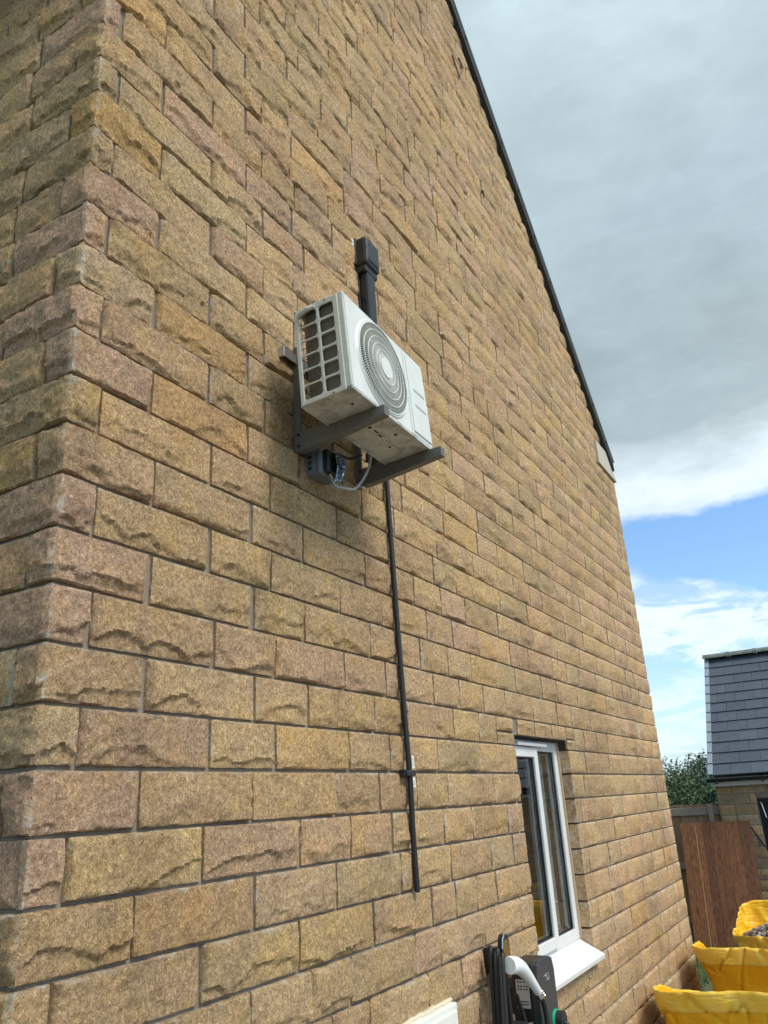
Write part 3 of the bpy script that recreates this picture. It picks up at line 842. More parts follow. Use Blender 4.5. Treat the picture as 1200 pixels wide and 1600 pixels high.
for (ya, yb) in ((ys[1], ys[2]), (ys[3], ys[4])):       # rounded opening corners
    for i in range(6):
        for yy, sy in ((ya, 1), (yb, -1)):
            for zz_, sz in ((rows[i] + .004, 1), (rows[i + 1] - .004, -1)):
                q = .008; mb.prism([(yy - sy * .001, zz_ - sz * .001), (yy + sy * q, zz_), (yy, zz_ + sz * q)], 0, SX0 + .002, SX1 - .002)
sg = mb.build('side_grille', 'unit_panel', ac)
mb = A()    # moulded hand hold
mb.tube([(.0, .200, .376), (-.010, .185, .384), (-.012, .150, .392), (-.004, .122, .396)], [.006, .010, .010, .007], 8)
mb.build('handle', 'unit_panel', sg)
# coil that curves round the left side to the back
mb = A(); pts = [(.014, .045), (.014, .10), (.015, .15), (.022, .182), (.045, .203), (.40, .206)]
pts2 = [(.030, .045), (.030, .10), (.032, .146), (.040, .170), (.060, .188), (.40, .190)]
V = []; n = len(pts)
for z in (.008, AH - .012):
    V += [(x, y, z) for x, y in pts] + [(x, y, z) for x, y in pts2]
F = [(i, i + 1, 2 * n + i + 1, 2 * n + i) for i in range(n - 1)] + [(n + i, n + i + 1, 3 * n + i + 1, 3 * n + i) for i in range(n - 1)]
F += [(i, n + i, n + i + 1, i + 1) for i in range(n - 1)] + [(0, 2 * n, 3 * n, n)]
mb.add(V, F); o = mb.build('coil', 'coil_fins', ac); smooth_by_angle(o, 50)
# wire guard seen through the rear openings
mb = A()
for y in (.150, .165, .180, .193): mb.tube([(.008, y, .012), (.008, y, AH - .02)], .0011, 5)
for z in np.linspace(.05, .38, 8): mb.tube([(.008, .13, z), (.008, .205, z)], .0011, 5)
mb.build('wire_guard', 'fan_black', ac)
# fan guard: concentric hoops and fine swirling ribs
mb = A()
for r_, t_ in ((.190, .0035), (.160, .0024), (.131, .0022), (.102, .0022), (.073, .0022), (.048, .0022)):
    pts = [(FC[0] + r_ * math.cos(a), -.007 - .010 * (1 - (r_ / .19) ** 2), FC[1] + r_ * math.sin(a)) for a in np.linspace(0, 2 * math.pi, 65)]
    mb.tube(pts, t_, 6, cap=False)
guard = mb.build('fan_guard', 'unit_white', ac); smooth_by_angle(guard, 60)
mb = A()
for k in range(104):
    a0 = 2 * math.pi * k / 104; pts = []
    for r_ in np.linspace(.046, .189, 7):
        a = a0 + (r_ - .046) * 2.6
        pts.append((FC[0] + r_ * math.cos(a), -.0055 - .010 * (1 - (r_ / .19) ** 2), FC[1] + r_ * math.sin(a)))
    mb.tube(pts, .0017, 4, cap=False)
mb.build('guard_ribs', 'unit_panel', guard)
mb = A(); mb.disc(FC, .044, 1, (-.0195, -.012), 40); mb.build('guard_hub', 'unit_white', guard)
# fan and its dark well
mb = A(); mb.disc(FC, .188, 1, (.080, .084), 48); mb.build('fan_shroud', 'dark_inside', ac)
mb = A(); mb.disc(FC, .045, 1, (.03, .075), 24)
for k in range(3):
    a0 = k * 2.094 + .4; V = []
    for i in range(6):
        r_ = .045 + .025 * i
        for s_ in (0, 1):
            a = a0 + (.75 + .10 * i) * s_; V.append((FC[0] + r_ * math.cos(a), .035 + .03 * s_, FC[1] + r_ * math.sin(a)))
    mb.add(V, [(2 * i, 2 * i + 1, 2 * i + 3, 2 * i + 2) for i in range(5)])
mb.build('fan_blades', 'fan_black', ac)
for i, (x, z) in enumerate(((-.005, .404), (-.005, .000))):
    mb = A(); mb.disc((.075, z), .0035, 0, (-.0065, -.003), 10); mb.build('screw', 'bracket_steel', ac)
mb = A(); mb.disc((.21, .404), .0035, 0, (-.0065, -.003), 10); mb.build('screw', 'bracket_steel', ac)

# ------------------------------------------------------------------ wall brackets
def bracket(label, x, yf, tip_z, tip_y, zlo, ztop):
    b = thing('wall_bracket', label, 'bracket', (x, -.02, zlo), 'steel brackets under the air conditioning unit')
    mb = MB(); mb.box((x, yf, zlo), (x + .003, yf + .030, 2.10)); mb.box((x + .0035, yf + .020, zlo), (x + .040, yf + .024, 2.10), .0008)
    mb.build('upright', 'bracket_steel', b)
    mb = MB(); mb.prism([(yf - .0005, zlo), (yf - .0005, ztop), (tip_y, tip_z), (tip_y, tip_z - .034), (yf - .10, zlo + .008)], 0, x - .001, x + .003)
    arm = mb.build('arm', 'bracket_steel', b)
    mb = MB()
    mb.prism([(yf - .10, zlo + .008), (tip_y, tip_z - .034), (tip_y, tip_z - .038), (yf - .10, zlo + .004), (yf, zlo - .004), (yf, zlo)], 0, x - .001, x + .034)
    mb.box((x + .0035, tip_y + .0005, tip_z - .034), (x + .036, tip_y + .003, tip_z))
    mb.build('flange', 'bracket_steel', arm)
    for z in (zlo + .018, zlo + .066):
        mb = MB(); mb.disc((yf + .010, z), .0055, 0, (x - .006, x - .0012), 12); mb.build('bolt', 'matt_black', b)
    mb = MB(); mb.box((x + .004, -.385, ztop - .022), (x + .034, -.330, ztop - .004), .003); mb.box((x + .004, -.22, ztop - .028), (x + .034, -.17, ztop - .012), .003)
    mb.build('rubber_pad', 'matt_black', b)
bracket('near left steel bracket arm under the fan end of the unit', 1.022, -.052, 1.712, -.430, 1.634, 1.712)
bracket('far right steel bracket arm beside the service panel end', 1.478, -.052, 1.712, -.438, 1.634, 1.712)
mb = MB(); mb.box((.935, -.040, 2.018), (1.72, -.037, 2.055)); mb.box((.935, -.040, 2.055), (1.72, -.014, 2.058))
rail = tag(mb.build('mounting_rail', 'bracket_steel'), 'dark angle rail fixed to the wall behind the unit, its pale cut end showing', 'rail')
mb = MB(); mb.box((.932, -.041, 2.016), (.940, -.012, 2.060)); mb.build('cut_end', 'galvanised', rail)

# ------------------------------------------------------------------ trunking above the unit and drain pipe below
tr = thing('pipe_trunking', 'black pipe trunking rising from behind the unit into the wall', 'trunking', (1.68, 0, 2.1))
mb = MB(); mb.box((1.611, -.062, 1.80), (1.695, -.014, 2.86), .012); mb.box((1.598, -.020, 1.80), (1.702, -.006, 2.86), .004)
o = mb.build('channel', 'pipe_sleeve', tr)
mb = MB(); mb.box((1.592, -.066, 2.835), (1.713, -.004, 2.875), .008); mb.build('coupling', 'black_plastic', tr)
mb = MB(); mb.box((1.582, -.082, 2.870), (1.720, -.004, 3.035), .018); mb.box((1.578, -.022, 2.875), (1.724, -.004, 3.04), .005)
mb.build('wall_inlet', 'black_plastic', tr)
mb = MB(); mb.box((1.60, -.086, 2.89), (1.695, -.081, 2.91)); mb.build('clip_tab', 'matt_black', tr)
mb = MB()
for k in range(4):
    a = rnd.random(); mb.box((1.555 + .03 * a, -.014, 2.98 + .010 * k), (1.583 + .03 * a, -.002, 2.992 + .011 * k), .003)
mb.build('sealant', 'label_white', tr)

dp = thing('drain_pipe', 'thin black condensate drain pipe running straight down the stone wall', 'pipe', (1.79, 0, 0))
mb = MB(); pts = spline([(1.738, -.030, 1.80), (1.752, -.030, 1.2), (1.762, -.031, .8), (1.772, -.034, .43), (1.776, -.030, .2), (1.782, -.030, -.005)], 6)
mb.tube(pts, .0118, 12); o = mb.build('pipe', 'cable_black', dp); smooth_by_angle(o)
mb = MB(); mb.tube([(1.762, -.022, 1.80), (1.778, -.022, 1.1), (1.784, -.022, .60)], .004, 8); mb.build('cable', 'isolator_grey', dp)
mb = MB(); mb.box((1.725, -.050, .432), (1.800, -.010, .455), .004); mb.box((1.722, -.040, .428), (1.742, -.010, .459), .004); mb.build('pipe_clip', 'black_plastic', dp)
for (za, zb) in ((.462, .512), (.388, .426)):
    mb = MB(); mb.box((1.768, -.0515, za), (1.786, -.0495, zb)); lb = mb.build('sticker', 'label_white', dp)
    mb = MB()
    for q in np.arange(za + .008, zb - .006, .006): mb.box((1.772, -.0520, q), (1.780 - .003 * rnd.random(), -.0516, q + .003))
    mb.build('print', 'label_ink', lb)

# ------------------------------------------------------------------ isolator switch, its film and cable
iso = thing('isolator_switch', 'small grey isolator box with clear film hanging below the left bracket', 'isolator', (1.16, 0, 1.56))
mb = MB(); mb.box((1.105, -.062, 1.560), (1.235, -.006, 1.662), .006); mb.build('back_box', 'isolator_grey', iso)
mb = MB(); mb.box((1.102, -.088, 1.557), (1.238, -.0635, 1.664), .008); mb.build('front_cover', 'isolator_grey', iso)
mb = MB(); mb.box((1.118, -.112, 1.566), (1.225, -.0885, 1.662), .006); mb.build('switch_plate', 'black_plastic', iso)
mb = MB()
for z in (1.588, 1.612, 1.636): mb.disc((-.034, z), .0085, 0, (1.1035, 1.1048), 14)
mb.build('knockouts', 'matt_black', iso)
mb = MB(); V = []; nx, nz = 10, 14
for i in range(nx + 1):
    for j in range(nz + 1):
        u, v = i / nx, j / nz
        V.append((1.140 + .080 * u + .01 * v, -.122 - .012 * math.sin(u * 4 + v * 3) - .003 * rnd.random(), 1.520 + .130 * v + .006 * math.sin(u * 6)))
mb.add(V, [(i * (nz + 1) + j, (i + 1) * (nz + 1) + j, (i + 1) * (nz + 1) + j + 1, i * (nz + 1) + j + 1) for i in range(nx) for j in range(nz)])
mb.build('film', 'glossy_film', iso)
mb = MB(); mb.tube(spline([(1.150, -.10, 1.560), (1.155, -.12, 1.510), (1.19, -.15, 1.500), (1.24, -.155, 1.515), (1.31, -.155, 1.580), (1.36, -.16, 1.66), (1.37, -.17, 1.745)]), .0055, 8)
tag(smooth_by_angle(mb.build('power_cable', 'cable_grey')), 'pale grey cable looping from the isolator up to the unit base', 'cable')
mb = MB(); mb.tube(spline([(1.20, -.05, 1.66), (1.26, -.06, 1.70), (1.33, -.08, 1.70), (1.40, -.10, 1.735)]), .006, 8)
tag(smooth_by_angle(mb.build('power_cable', 'cable_black')), 'short dark cable in the shade between isolator and unit', 'cable')

# ------------------------------------------------------------------ meter box
mt = thing('meter_box', 'white utility meter box at the bottom edge with lumpy cream sealant along its top', 'meter box', (1.80, 0, -1.0))
mb = MB(); mb.box((1.615, -.050, -1.01), (2.020, -.0, -.428), .006); mb.build('cabinet', 'meter_box', mt)
mb = MB(); mb.box((1.640, -.060, -.99), (2.000, -.0515, -.452), .004); mb.build('door', 'meter_box', mt)
mb = MB()
for k in range(26):
    x = 1.62 + .395 * k / 25; q = rnd.random(); mb.box((x - .016, -.030 + .006 * q, -.429), (x + .018, -.002, -.420 + .004 * q), .004)
o = mb.build('sealant', 'sealant', mt); smooth_by_angle(o, 60)

# ------------------------------------------------------------------ charger and cable holder
ev = thing('car_charger', 'slim black electric car charger with green ring at the window sill', 'charger', (2.76, 0, -.9))
mb = MB(); mb.box((2.672, -.112, -1.00), (2.900, -.004, -.405), .010); mb.build('back_box', 'charger_black', ev)
mb = MB()
zt_ = -.398
poly = [(2.690, -.98), (2.880, -.98), (2.902, -.95), (2.902, -.46), (2.885, -.410), (2.850, -.398), (2.715, -.398), (2.682, -.412), (2.668, -.46), (2.668, -.95)]
mb.prism(poly, 1, -.152, -.1135); o = mb.build('front_plate', 'charger_slate', ev); 
bv = o.modifiers.new('bevel', 'BEVEL'); bv.width = .004; bv.segments = 2; bv.limit_method = 'ANGLE'
# plug mark on the plate
mb = MB(); mb.tube([(2.80 + .014 * math.cos(a), -.1535, -.475 + .014 * math.sin(a)) for a in np.linspace(-2.4, 1.8, 12)], .0016, 5)
for q in (0, .01): mb.box((2.770 + q, -.154, -.470), (2.776 + q, -.1525, -.460))
mb.box((2.745, -.154, -.468), (2.765, -.1525, -.465)); mb.box((2.782, -.154, -.490), (2.788, -.1525, -.470))
mb.build('plug_symbol', 'label_grey', ev)
mb = MB(); mb.disc((2.845, -.665), .046, 1, (-.162, -.1525), 32); mb.build('light_ring', 'led_green', ev)
mb = MB(); mb.disc((2.845, -.665), .041, 1, (-.195, -.1625), 32); o = mb.build('socket', 'matt_black', ev)
mb = MB(); mb.box((2.6695, -.104, -.585), (2.6715, -.040, -.470)); lb = mb.build('rating_label', 'label_grey', ev)
mb = MB()
for k, z in enumerate((-.482, -.500, -.512)):
    for y in (-.100, -.086, -.070, -.056): mb.box((2.6690, y, z), (2.6694, y + .009, z + .006))
mb.box((2.669, -.098, -.560), (2.6694, -.060, -.556)); mb.box((2.669, -.098, -.572), (2.6694, -.050, -.568))
mb.build('label_print', 'label_ink', lb)

ch = thing('cable_holder', 'black wall hook with amber panel carrying the coiled charging cable', 'cable holder', (2.46, 0, -.35))
mb = MB(); mb.prism([(2.400, -.46), (2.395, -.30), (2.405, -.262), (2.425, -.246), (2.455, -.246), (2.478, -.262), (2.486, -.30), (2.480, -.46)], 1, -.105, -.085)
mb.box((2.415, -.085, -.40), (2.465, -.004, -.30), .006); hd = mb.build('hook_plate', 'charger_black', ch)
mb = MB(); mb.prism([(2.408, -.42), (2.406, -.30), (2.418, -.268), (2.462, -.268), (2.474, -.30), (2.470, -.42)], 1, -.107, -.1055); fp = mb.build('amber_face', 'amber_panel', hd)
mb = MB(); mb.box((2.425, -.1085, -.352), (2.447, -.1072, -.344)); mb.box((2.435, -.1085, -.360), (2.457, -.1072, -.354)); mb.build('arrow_mark', 'label_white', fp)
mb = MB(); mb.tube([(2.402, -.106, -.30), (2.410, -.106, -.262), (2.430, -.106, -.247), (2.452, -.106, -.247)], .0035, 6); mb.build('chrome_edge', 'chrome', hd)
hs = thing('plug_holster', 'dark lower plug holster with chrome rim left of the charger', 'plug holster', (2.45, 0, -.65))
mb = MB(); mb.box((2.400, -.160, -.85), (2.520, -.006, -.595), .018); mb.build('body', 'charger_black', hs)
mb = MB(); mb.tube(spline([(2.402, -.168, -.82), (2.405, -.168, -.66), (2.425, -.168, -.612), (2.47, -.168, -.598), (2.505, -.168, -.60)]), .0045, 8); mb.build('chrome_rim', 'chrome', hs)
mb = MB(); mb.prism([(2.412, -.84), (2.412, -.65), (2.430, -.618), (2.505, -.612), (2.512, -.84)], 1, -.166, -.1605); mb.build('face', 'amber_panel', hs)
# connector
cn = thing('charging_connector', 'white charging connector handle resting between hook and charger', 'plug', (2.48, -.16, -.42))
mb = MB(); pts = spline([(2.338, -.156, -.352), (2.375, -.162, -.356), (2.425, -.167, -.372), (2.475, -.170, -.402), (2.54, -.172, -.450), (2.615, -.172, -.508)], 6)
n_ = len(pts); rr_ = np.interp(np.linspace(0, 1, n_), [0, .04, .25, .5, .8, 1], [.033, .036, .035, .030, .022, .017])
mb.tube(pts, list(rr_), 20); smooth_by_angle(mb.build('handle', 'connector_white', cn), 50)
mb = MB(); mb.tube([(2.603, -.172, -.498), (2.628, -.172, -.519), (2.645, -.172, -.532)], [.0205, .021, .015], 16); 
for k in range(3): mb.tube([(2.606 + .012 * k, -.196, -.500 - .010 * k), (2.616 + .012 * k, -.15, -.508 - .01 * k)], .004, 6)
mb.build('collar', 'chrome', cn)
# cable coil: loops over the hook hanging down
mb = MB()
for k in range(5):
    dx = .022 * k; dyk = -.022 * (k % 2)
    zb_ = -1.28 - .03 * k; w_ = .085 + .010 * k
    cx = 2.400
    pts = []
    for a in np.linspace(0, 2 * math.pi, 33):
        s_, c_ = math.sin(a), math.cos(a)
        zc2 = (-.285 + zb_) / 2 ; hz = (-.285 - zb_) / 2 - .008 * k
        x_ = cx - .025 * k + w_ * s_ * (.35 + .65 * (1 - c_) / 2) * (1.0) + (.022 * k - .05)
        pts.append((x_, -.070 + dyk - .012 * k + .01 * s_, zc2 + hz * c_))
    mb.tube(pts, .0105, 8, cap=False)
coil = mb.build('charging_cable', 'cable_black'); smooth_by_angle(coil, 60)
tag(coil, 'coiled black charging cable hanging in long loops from the hook', 'cable')
mb = MB(); mb.tube(spline([(2.640, -.172, -.528), (2.665, -.175, -.60), (2.66, -.178, -.74), (2.60, -.185, -.84), (2.50, -.18, -.90), (2.42, -.15, -1.0)]), .0115, 10)
mb.tube(spline([(2.52, -.10, -.50), (2.56, -.11, -.60), (2.60, -.12, -.75), (2.62, -.10, -.95)]), .0095, 10)
mb.tube(spline([(2.845, -.195, -.672), (2.845, -.215, -.70), (2.84, -.20, -.80), (2.78, -.18, -1.1)]), .012, 10)
tag(smooth_by_angle(mb.build('charging_cable', 'cable_black'), 60), 'black cable dropping from the white connector in front of the charger', 'cable')

# ------------------------------------------------------------------ garage beyond
GX, GY0, GY1 = 12.5, .40, -5.9
EAVE = .36
gar = thing('stone_garage', 'low stone garage with grey tiled roof at the right edge', 'garage', (GX + 2.5, -2.7, GROUND))
mb = MB()
DY0, DY1, DZ = -.155, -2.4, .12
mb.box((GX, GY0, GROUND), (GX + .25, DY0, EAVE)); mb.box((GX, DY1, GROUND), (GX + .25, GY1, EAVE)); mb.box((GX, DY0 - .001, DZ), (GX + .25, DY1 + .001, EAVE))
mb.box((GX + .25, GY0, GROUND), (GX + 4.2, GY0 - .25, EAVE)); mb.box((GX + .25, GY1, GROUND), (GX + 4.2, GY1 + .25, EAVE)); mb.box((GX + 3.95, GY0 - .25, GROUND), (GX + 4.2, GY1 + .25, EAVE))
mb.prism([(GX + .05, EAVE - .001), (GX + 4.15, EAVE - .001), (GX + 1.9, EAVE + 1.95)], 1, GY0 - .02, GY0 - .22)
mb.build('wall', 'mortar', gar)
rs = np.random.RandomState(9)
GS = []
GPAL = [(.21, .165, .11), (.24, .19, .125), (.19, .16, .12), (.26, .195, .11), (.22, .185, .14)]
k = 0; z = EAVE - .155
while z > GROUND:
    ys_ = [GY0]; 
    while ys_[-1] > GY1 + .6: ys_.append(ys_[-1] - rs.choice([.46, .31, .62, .46, .23]))
    ys_.append(GY1)
    for a, b in zip(ys_[:-1], ys_[1:]):
        for (a2, b2) in ([(a, b)] if z > DZ else [(a, max(b, DY0)), (min(a, DY1), b)]):
            if a2 - b2 < .05: continue
            seedc[0] += 1; W_, H_ = a2 - b2 - .012, .138
            U, Vv, h, e = face_h(W_, H_, 9, 4, seedc[0], rs)
            P = np.stack([GX - h, a2 - .006 - U, z + Vv], -1)
            def bk(v):
                v = v.copy(); v[:, 0] = GX + .004; return v
            V, F, ring = grid_mesh(P, bk, False)
            t = np.array(GPAL[rs.randint(5)]) * np.array([2.15, 2.0, 1.95]) * rs.uniform(.85, 1.15)
            GS.append((proj_area([(GX, a2, z), (GX, b2, z), (GX, b2, z + .14), (GX, a2, z + .14)]), V, F, t, np.concatenate([e.ravel(), e.ravel()[ring] * .25]) * .3))
    z -= .15
lay_stones(GS, gar, 250)
# roof: tiles laid one by one on the near slope
RX, RZ = GX + 1.93, 2.50
ex, ez = GX - .10, EAVE + .105
sl = math.hypot(RX - ex, RZ - ez); ca_, sa_ = (RX - ex) / sl, (RZ - ez) / sl
NR = 12; gauge = (sl - .03) / NR
tw = .295
tile = MB(); 
# local: x across (0..tw), y up slope, z normal
LT = gauge + .05
V = [(.002, 0, .012), (tw - .002, 0, .012), (tw - .002, 0, .030), (.002, 0, .030), (.002, LT, -.004), (tw - .002, LT, -.004), (tw - .002, LT, .010), (.002, LT, .010)]
F = [(0, 1, 2, 3), (7, 6, 5, 4), (0, 4, 5, 1), (3, 2, 6, 7), (0, 3, 7, 4), (1, 5, 6, 2)]
tme = mesh_of('tile', V, F, 'roof_tile'); 
bm = bmesh.new(); bm.from_mesh(tme); bmesh.ops.recalc_face_normals(bm, faces=bm.faces); bm.to_mesh(tme); bm.free()
tmh = mesh_of('half_tile', [(v[0] * .5, v[1], v[2]) for v in V], F, 'roof_tile')
def slope_mat(y, s):
    X = Vector((0, -1, 0)); Y = Vector((ca_, 0, sa_)); Z = X.cross(Y)
    if Z.z < 0: Z = -Z
    p = Vector((ex, y, ez)) + Y * s
    mt_ = Matrix(((X.x, Y.x, Z.x, p.x), (X.y, Y.y, Z.y, p.y), (X.z, Y.z, Z.z, p.z), (0, 0, 0, 1)))
    return mt_
gloc = Vector(ORG[gar.name])
cnt = 0
for r_ in range(NR):
    y = GY0 + .02
    first = True
    while y > GY1 - .05:
        me_ = tme; wd = tw
        if first and r_ % 2: me_ = tmh; wd = tw / 2
        first = False
        o = bpy.data.objects.new('roof_tile', me_); COL.objects.link(o); o.parent = gar
        mw = slope_mat(y, r_ * gauge); mw.translation -= gloc
        mw = mw @ Matrix.Rotation(rnd.uniform(-.006, .006), 4, 'X') @ Matrix.Rotation(rnd.uniform(-.004, .004), 4, 'Z')
        o.matrix_local = mw; y -= wd; cnt += 1
mb = MB()   # underlay slab below the tiles, and the back slope
def sp(s, n): return (ex + ca_ * s - sa_ * n, ez + sa_ * s + ca_ * n)
mb.prism([sp(.03, -.045), sp(sl, -.045), sp(sl, -.012), sp(.03, -.012)], 1, GY0 - .01, GY1)
mb.prism([(RX, RZ - .045), (RX * 2 - ex, ez - .045), (RX * 2 - ex, ez), (RX, RZ)], 1, GY0 - .01, GY1)
mb.build('roof_deck', 'verge_slate', gar)
for r_ in range(NR):      # dry verge units, stepped
    mb = MB(); s0 = r_ * gauge
    mb.prism([sp(s0, -.05), sp(s0 + gauge + .01, -.05), sp(s0 + gauge + .01, .030), sp(s0, .048)], 1, GY0 + .022, GY0 + .055)
    mb.prism([sp(s0, .034), sp(s0 + gauge + .01, .018), sp(s0 + gauge + .01, .030), sp(s0, .048)], 1, GY0 + .022, GY0 - .02)
    mb.build('verge_unit', 'dry_verge', gar)
y = GY0 + .07
while y > GY1:            # ridge tiles
    mb = MB(); pts = [(RX + .12 * math.cos(a), RZ + .02 + .085 * math.sin(a)) for a in np.linspace(0, math.pi, 9)]
    pts2 = [(RX + .10 * math.cos(a), RZ + .02 + .068 * math.sin(a)) for a in np.linspace(math.pi, 0, 9)]
    mb.prism(pts + pts2, 1, y, y - .44)
    mb.prism([(RX + (q[0] - RX) * 1.06, RZ + .02 + (q[1] - RZ - .02) * 1.08) for q in pts] + [(RX - .11, RZ + .0), (RX + .11, RZ + .0)], 1, y - .405, y - .445)
    mb.build('ridge_tile', 'ridge_clay', gar); y -= .452
mb = MB(); prof = [(GX - .20 + .055 * math.cos(a), ez - .035 + .055 * math.sin(a)) for a in np.linspace(math.pi, 2 * math.pi, 9)]
prof += [(GX - .20 + .050 * math.cos(a), ez - .033 + .050 * math.sin(a)) for a in np.linspace(2 * math.pi, math.pi, 9)]
mb.prism(prof, 1, GY0 + .06, GY1); mb.prism(prof[:9], 1, GY0 + .062, GY0 + .072)
gt = mb.build('gutter', 'gutter_black', gar)
for y in (.33, -.32, -1.0, -1.7, -2.4, -3.1, -3.8, -4.5, -5.2):
    mb = MB(); mb.box((GX - .262, y - .014, ez - .110), (GX - .13, y + .014, ez - .028), .004); mb.build('gutter_bracket', 'gutter_black', gt)
mb = MB(); mb.box((GX - .135, GY0 + .04, EAVE - .045), (GX - .115, GY1, ez - .03)); mb.box((GX - .114, GY0 + .04, EAVE - .045), (GX, GY1, EAVE - .032))
mb.build('fascia', 'fascia_white', gar)
# door
mb = MB(); mb.box((GX + .10, DY0 - .002, GROUND), (GX + .14, DY1, DZ)); dr = mb.build('door', 'door_navy', gar)
mb = MB(); mb.box((GX + .02, DY0 - .001, GROUND), (GX + .095, DY0 - .06, DZ - .001)); mb.box((GX + .02, DY0 - .06, DZ - .07), (GX + .095, DY1, DZ - .001)); mb.build('door_frame', 'door_navy', dr)
mb = MB(); mb.tube([(GX + .02, -.205, .045), (GX + .02, -.235, -.16)], .009, 8); mb.box((GX + .0, -.215, .035), (GX + .09, -.19, .060), .003); mb.build('handle', 'chrome', dr)
mb = MB(); mb.tube([(GX - .03, .02, -.24), (GX - .035, -.18, -.62), (GX - .04, -.34, -.86), (GX - .04, -.5, -1.0)], .009, 6)
tag(mb.build('hanging_cord', 'cable_black'), 'thin dark cord slanting down the garage wall beside the wooden panel', 'cord')
mb = MB(); mb.tube([(GX - .06, -.40 + .09 * math.cos(a), -1.02 + .11 * math.sin(a)) for a in np.linspace(0, 2 * math.pi, 25)], .018, 8, cap=False)
tag(smooth_by_angle(mb.build('white_ring', 'label_white')), 'small white ring hanging at the right edge above the yellow bags', 'ring')

# ------------------------------------------------------------------ fence
FX = 12.62
fn = thing('timber_fence', 'weathered brown board fence between garage and house', 'fence', (FX, 3.5, GROUND))
bme = None; y = .42; k = 0
while y < 8.0:
    w_ = .118
    if bme is None:
        mb = MB(); mb.box((-.012, 0, 0), (.010, w_ - .006, 1.90), .002)
        bme = mesh_of('board', mb.V, mb.F, 'fence_wood'); bm = bmesh.new(); bm.from_mesh(bme); bmesh.ops.recalc_face_normals(bm, faces=bm.faces); bm.to_mesh(bme); bm.free()
    o = bpy.data.objects.new('board', bme); COL.objects.link(o); o.parent = fn
    o.location = (rnd.uniform(-.004, .004), y - 3.5, rnd.uniform(-.012, .004)); o.rotation_euler.z = .10; y += w_; k += 1
for z0_, z1_ in ((-.085, .030), (-.85, -.76), (-1.6, -1.5)):
    mb = MB(); mb.box((FX - .052, .41, z0_), (FX - .016, 8.0, z1_), .005); mb.build('rail', 'rail_wood', fn)
for y in (.50, 2.3, 4.1, 5.9):
    mb = MB(); mb.box((FX - .095, y, GROUND), (FX - .054, y + .075, .062), .006); mb.build('post', 'rail_wood', fn)
for k in range(5):
    mb = MB(); mb.box((FX - .02, .42 + 1.5 * k, .052), (FX + .02, .42 + 1.5 * (k + 1) - .004, .068), .003); mb.build('capping', 'fence_wood', fn)

# ------------------------------------------------------------------ brown wooden panel leaning there
pn = thing('wooden_panel', 'dark red-brown panel of vertical planks leaning against the garage and fence', 'panel', (11.95, .5, GROUND))
PB, PT = np.array([11.95, 0, GROUND + .02]), np.array([12.36, 0, -.185])
PL = np.linalg.norm(PT - PB); pd = (PT - PB) / PL
def pan(v):   # v: (out of plane, y, along)
    return PB + np.array([0, v[1], 0]) + pd * v[2] + np.array([-pd[2], 0, pd[0]]) * v[0]
yy = .985; k = 0
ws = [.10, .11, .015, .095, .105, .10, .11, .10, .095, .10, .07]
for w_ in ws:
    ya, yb = yy, yy - w_
    sk = .055   # the panel is a touch out of square: foot further from the garage corner
    mb = MB(lambda v: pan(v))
    V = []
    for al in (0, PL):
        off = .07 * (1 - al / PL) * 0
        for yv in (ya, yb + .003):
            for dd in (0, .022): V.append((dd + (.001 if k % 2 else 0), yv + off, al))
    mb.add(V, [(0, 1, 3, 2), (4, 6, 7, 5), (0, 4, 5, 1), (2, 3, 7, 6), (0, 2, 6, 4), (1, 5, 7, 3)])
    o = mb.build('plank', 'pale_strip' if k == 2 else 'panel_wood', pn)
    if k == 2: o['label'] = 'narrow pale strip between two planks'
    yy -= w_; k += 1
mb = MB(lambda v: pan(v)); mb.box((-.035, .0, .25), (0, .95, .33)); mb.box((-.035, .0, 1.35), (0, .95, 1.43)); mb.build('batten', 'fence_wood', pn)

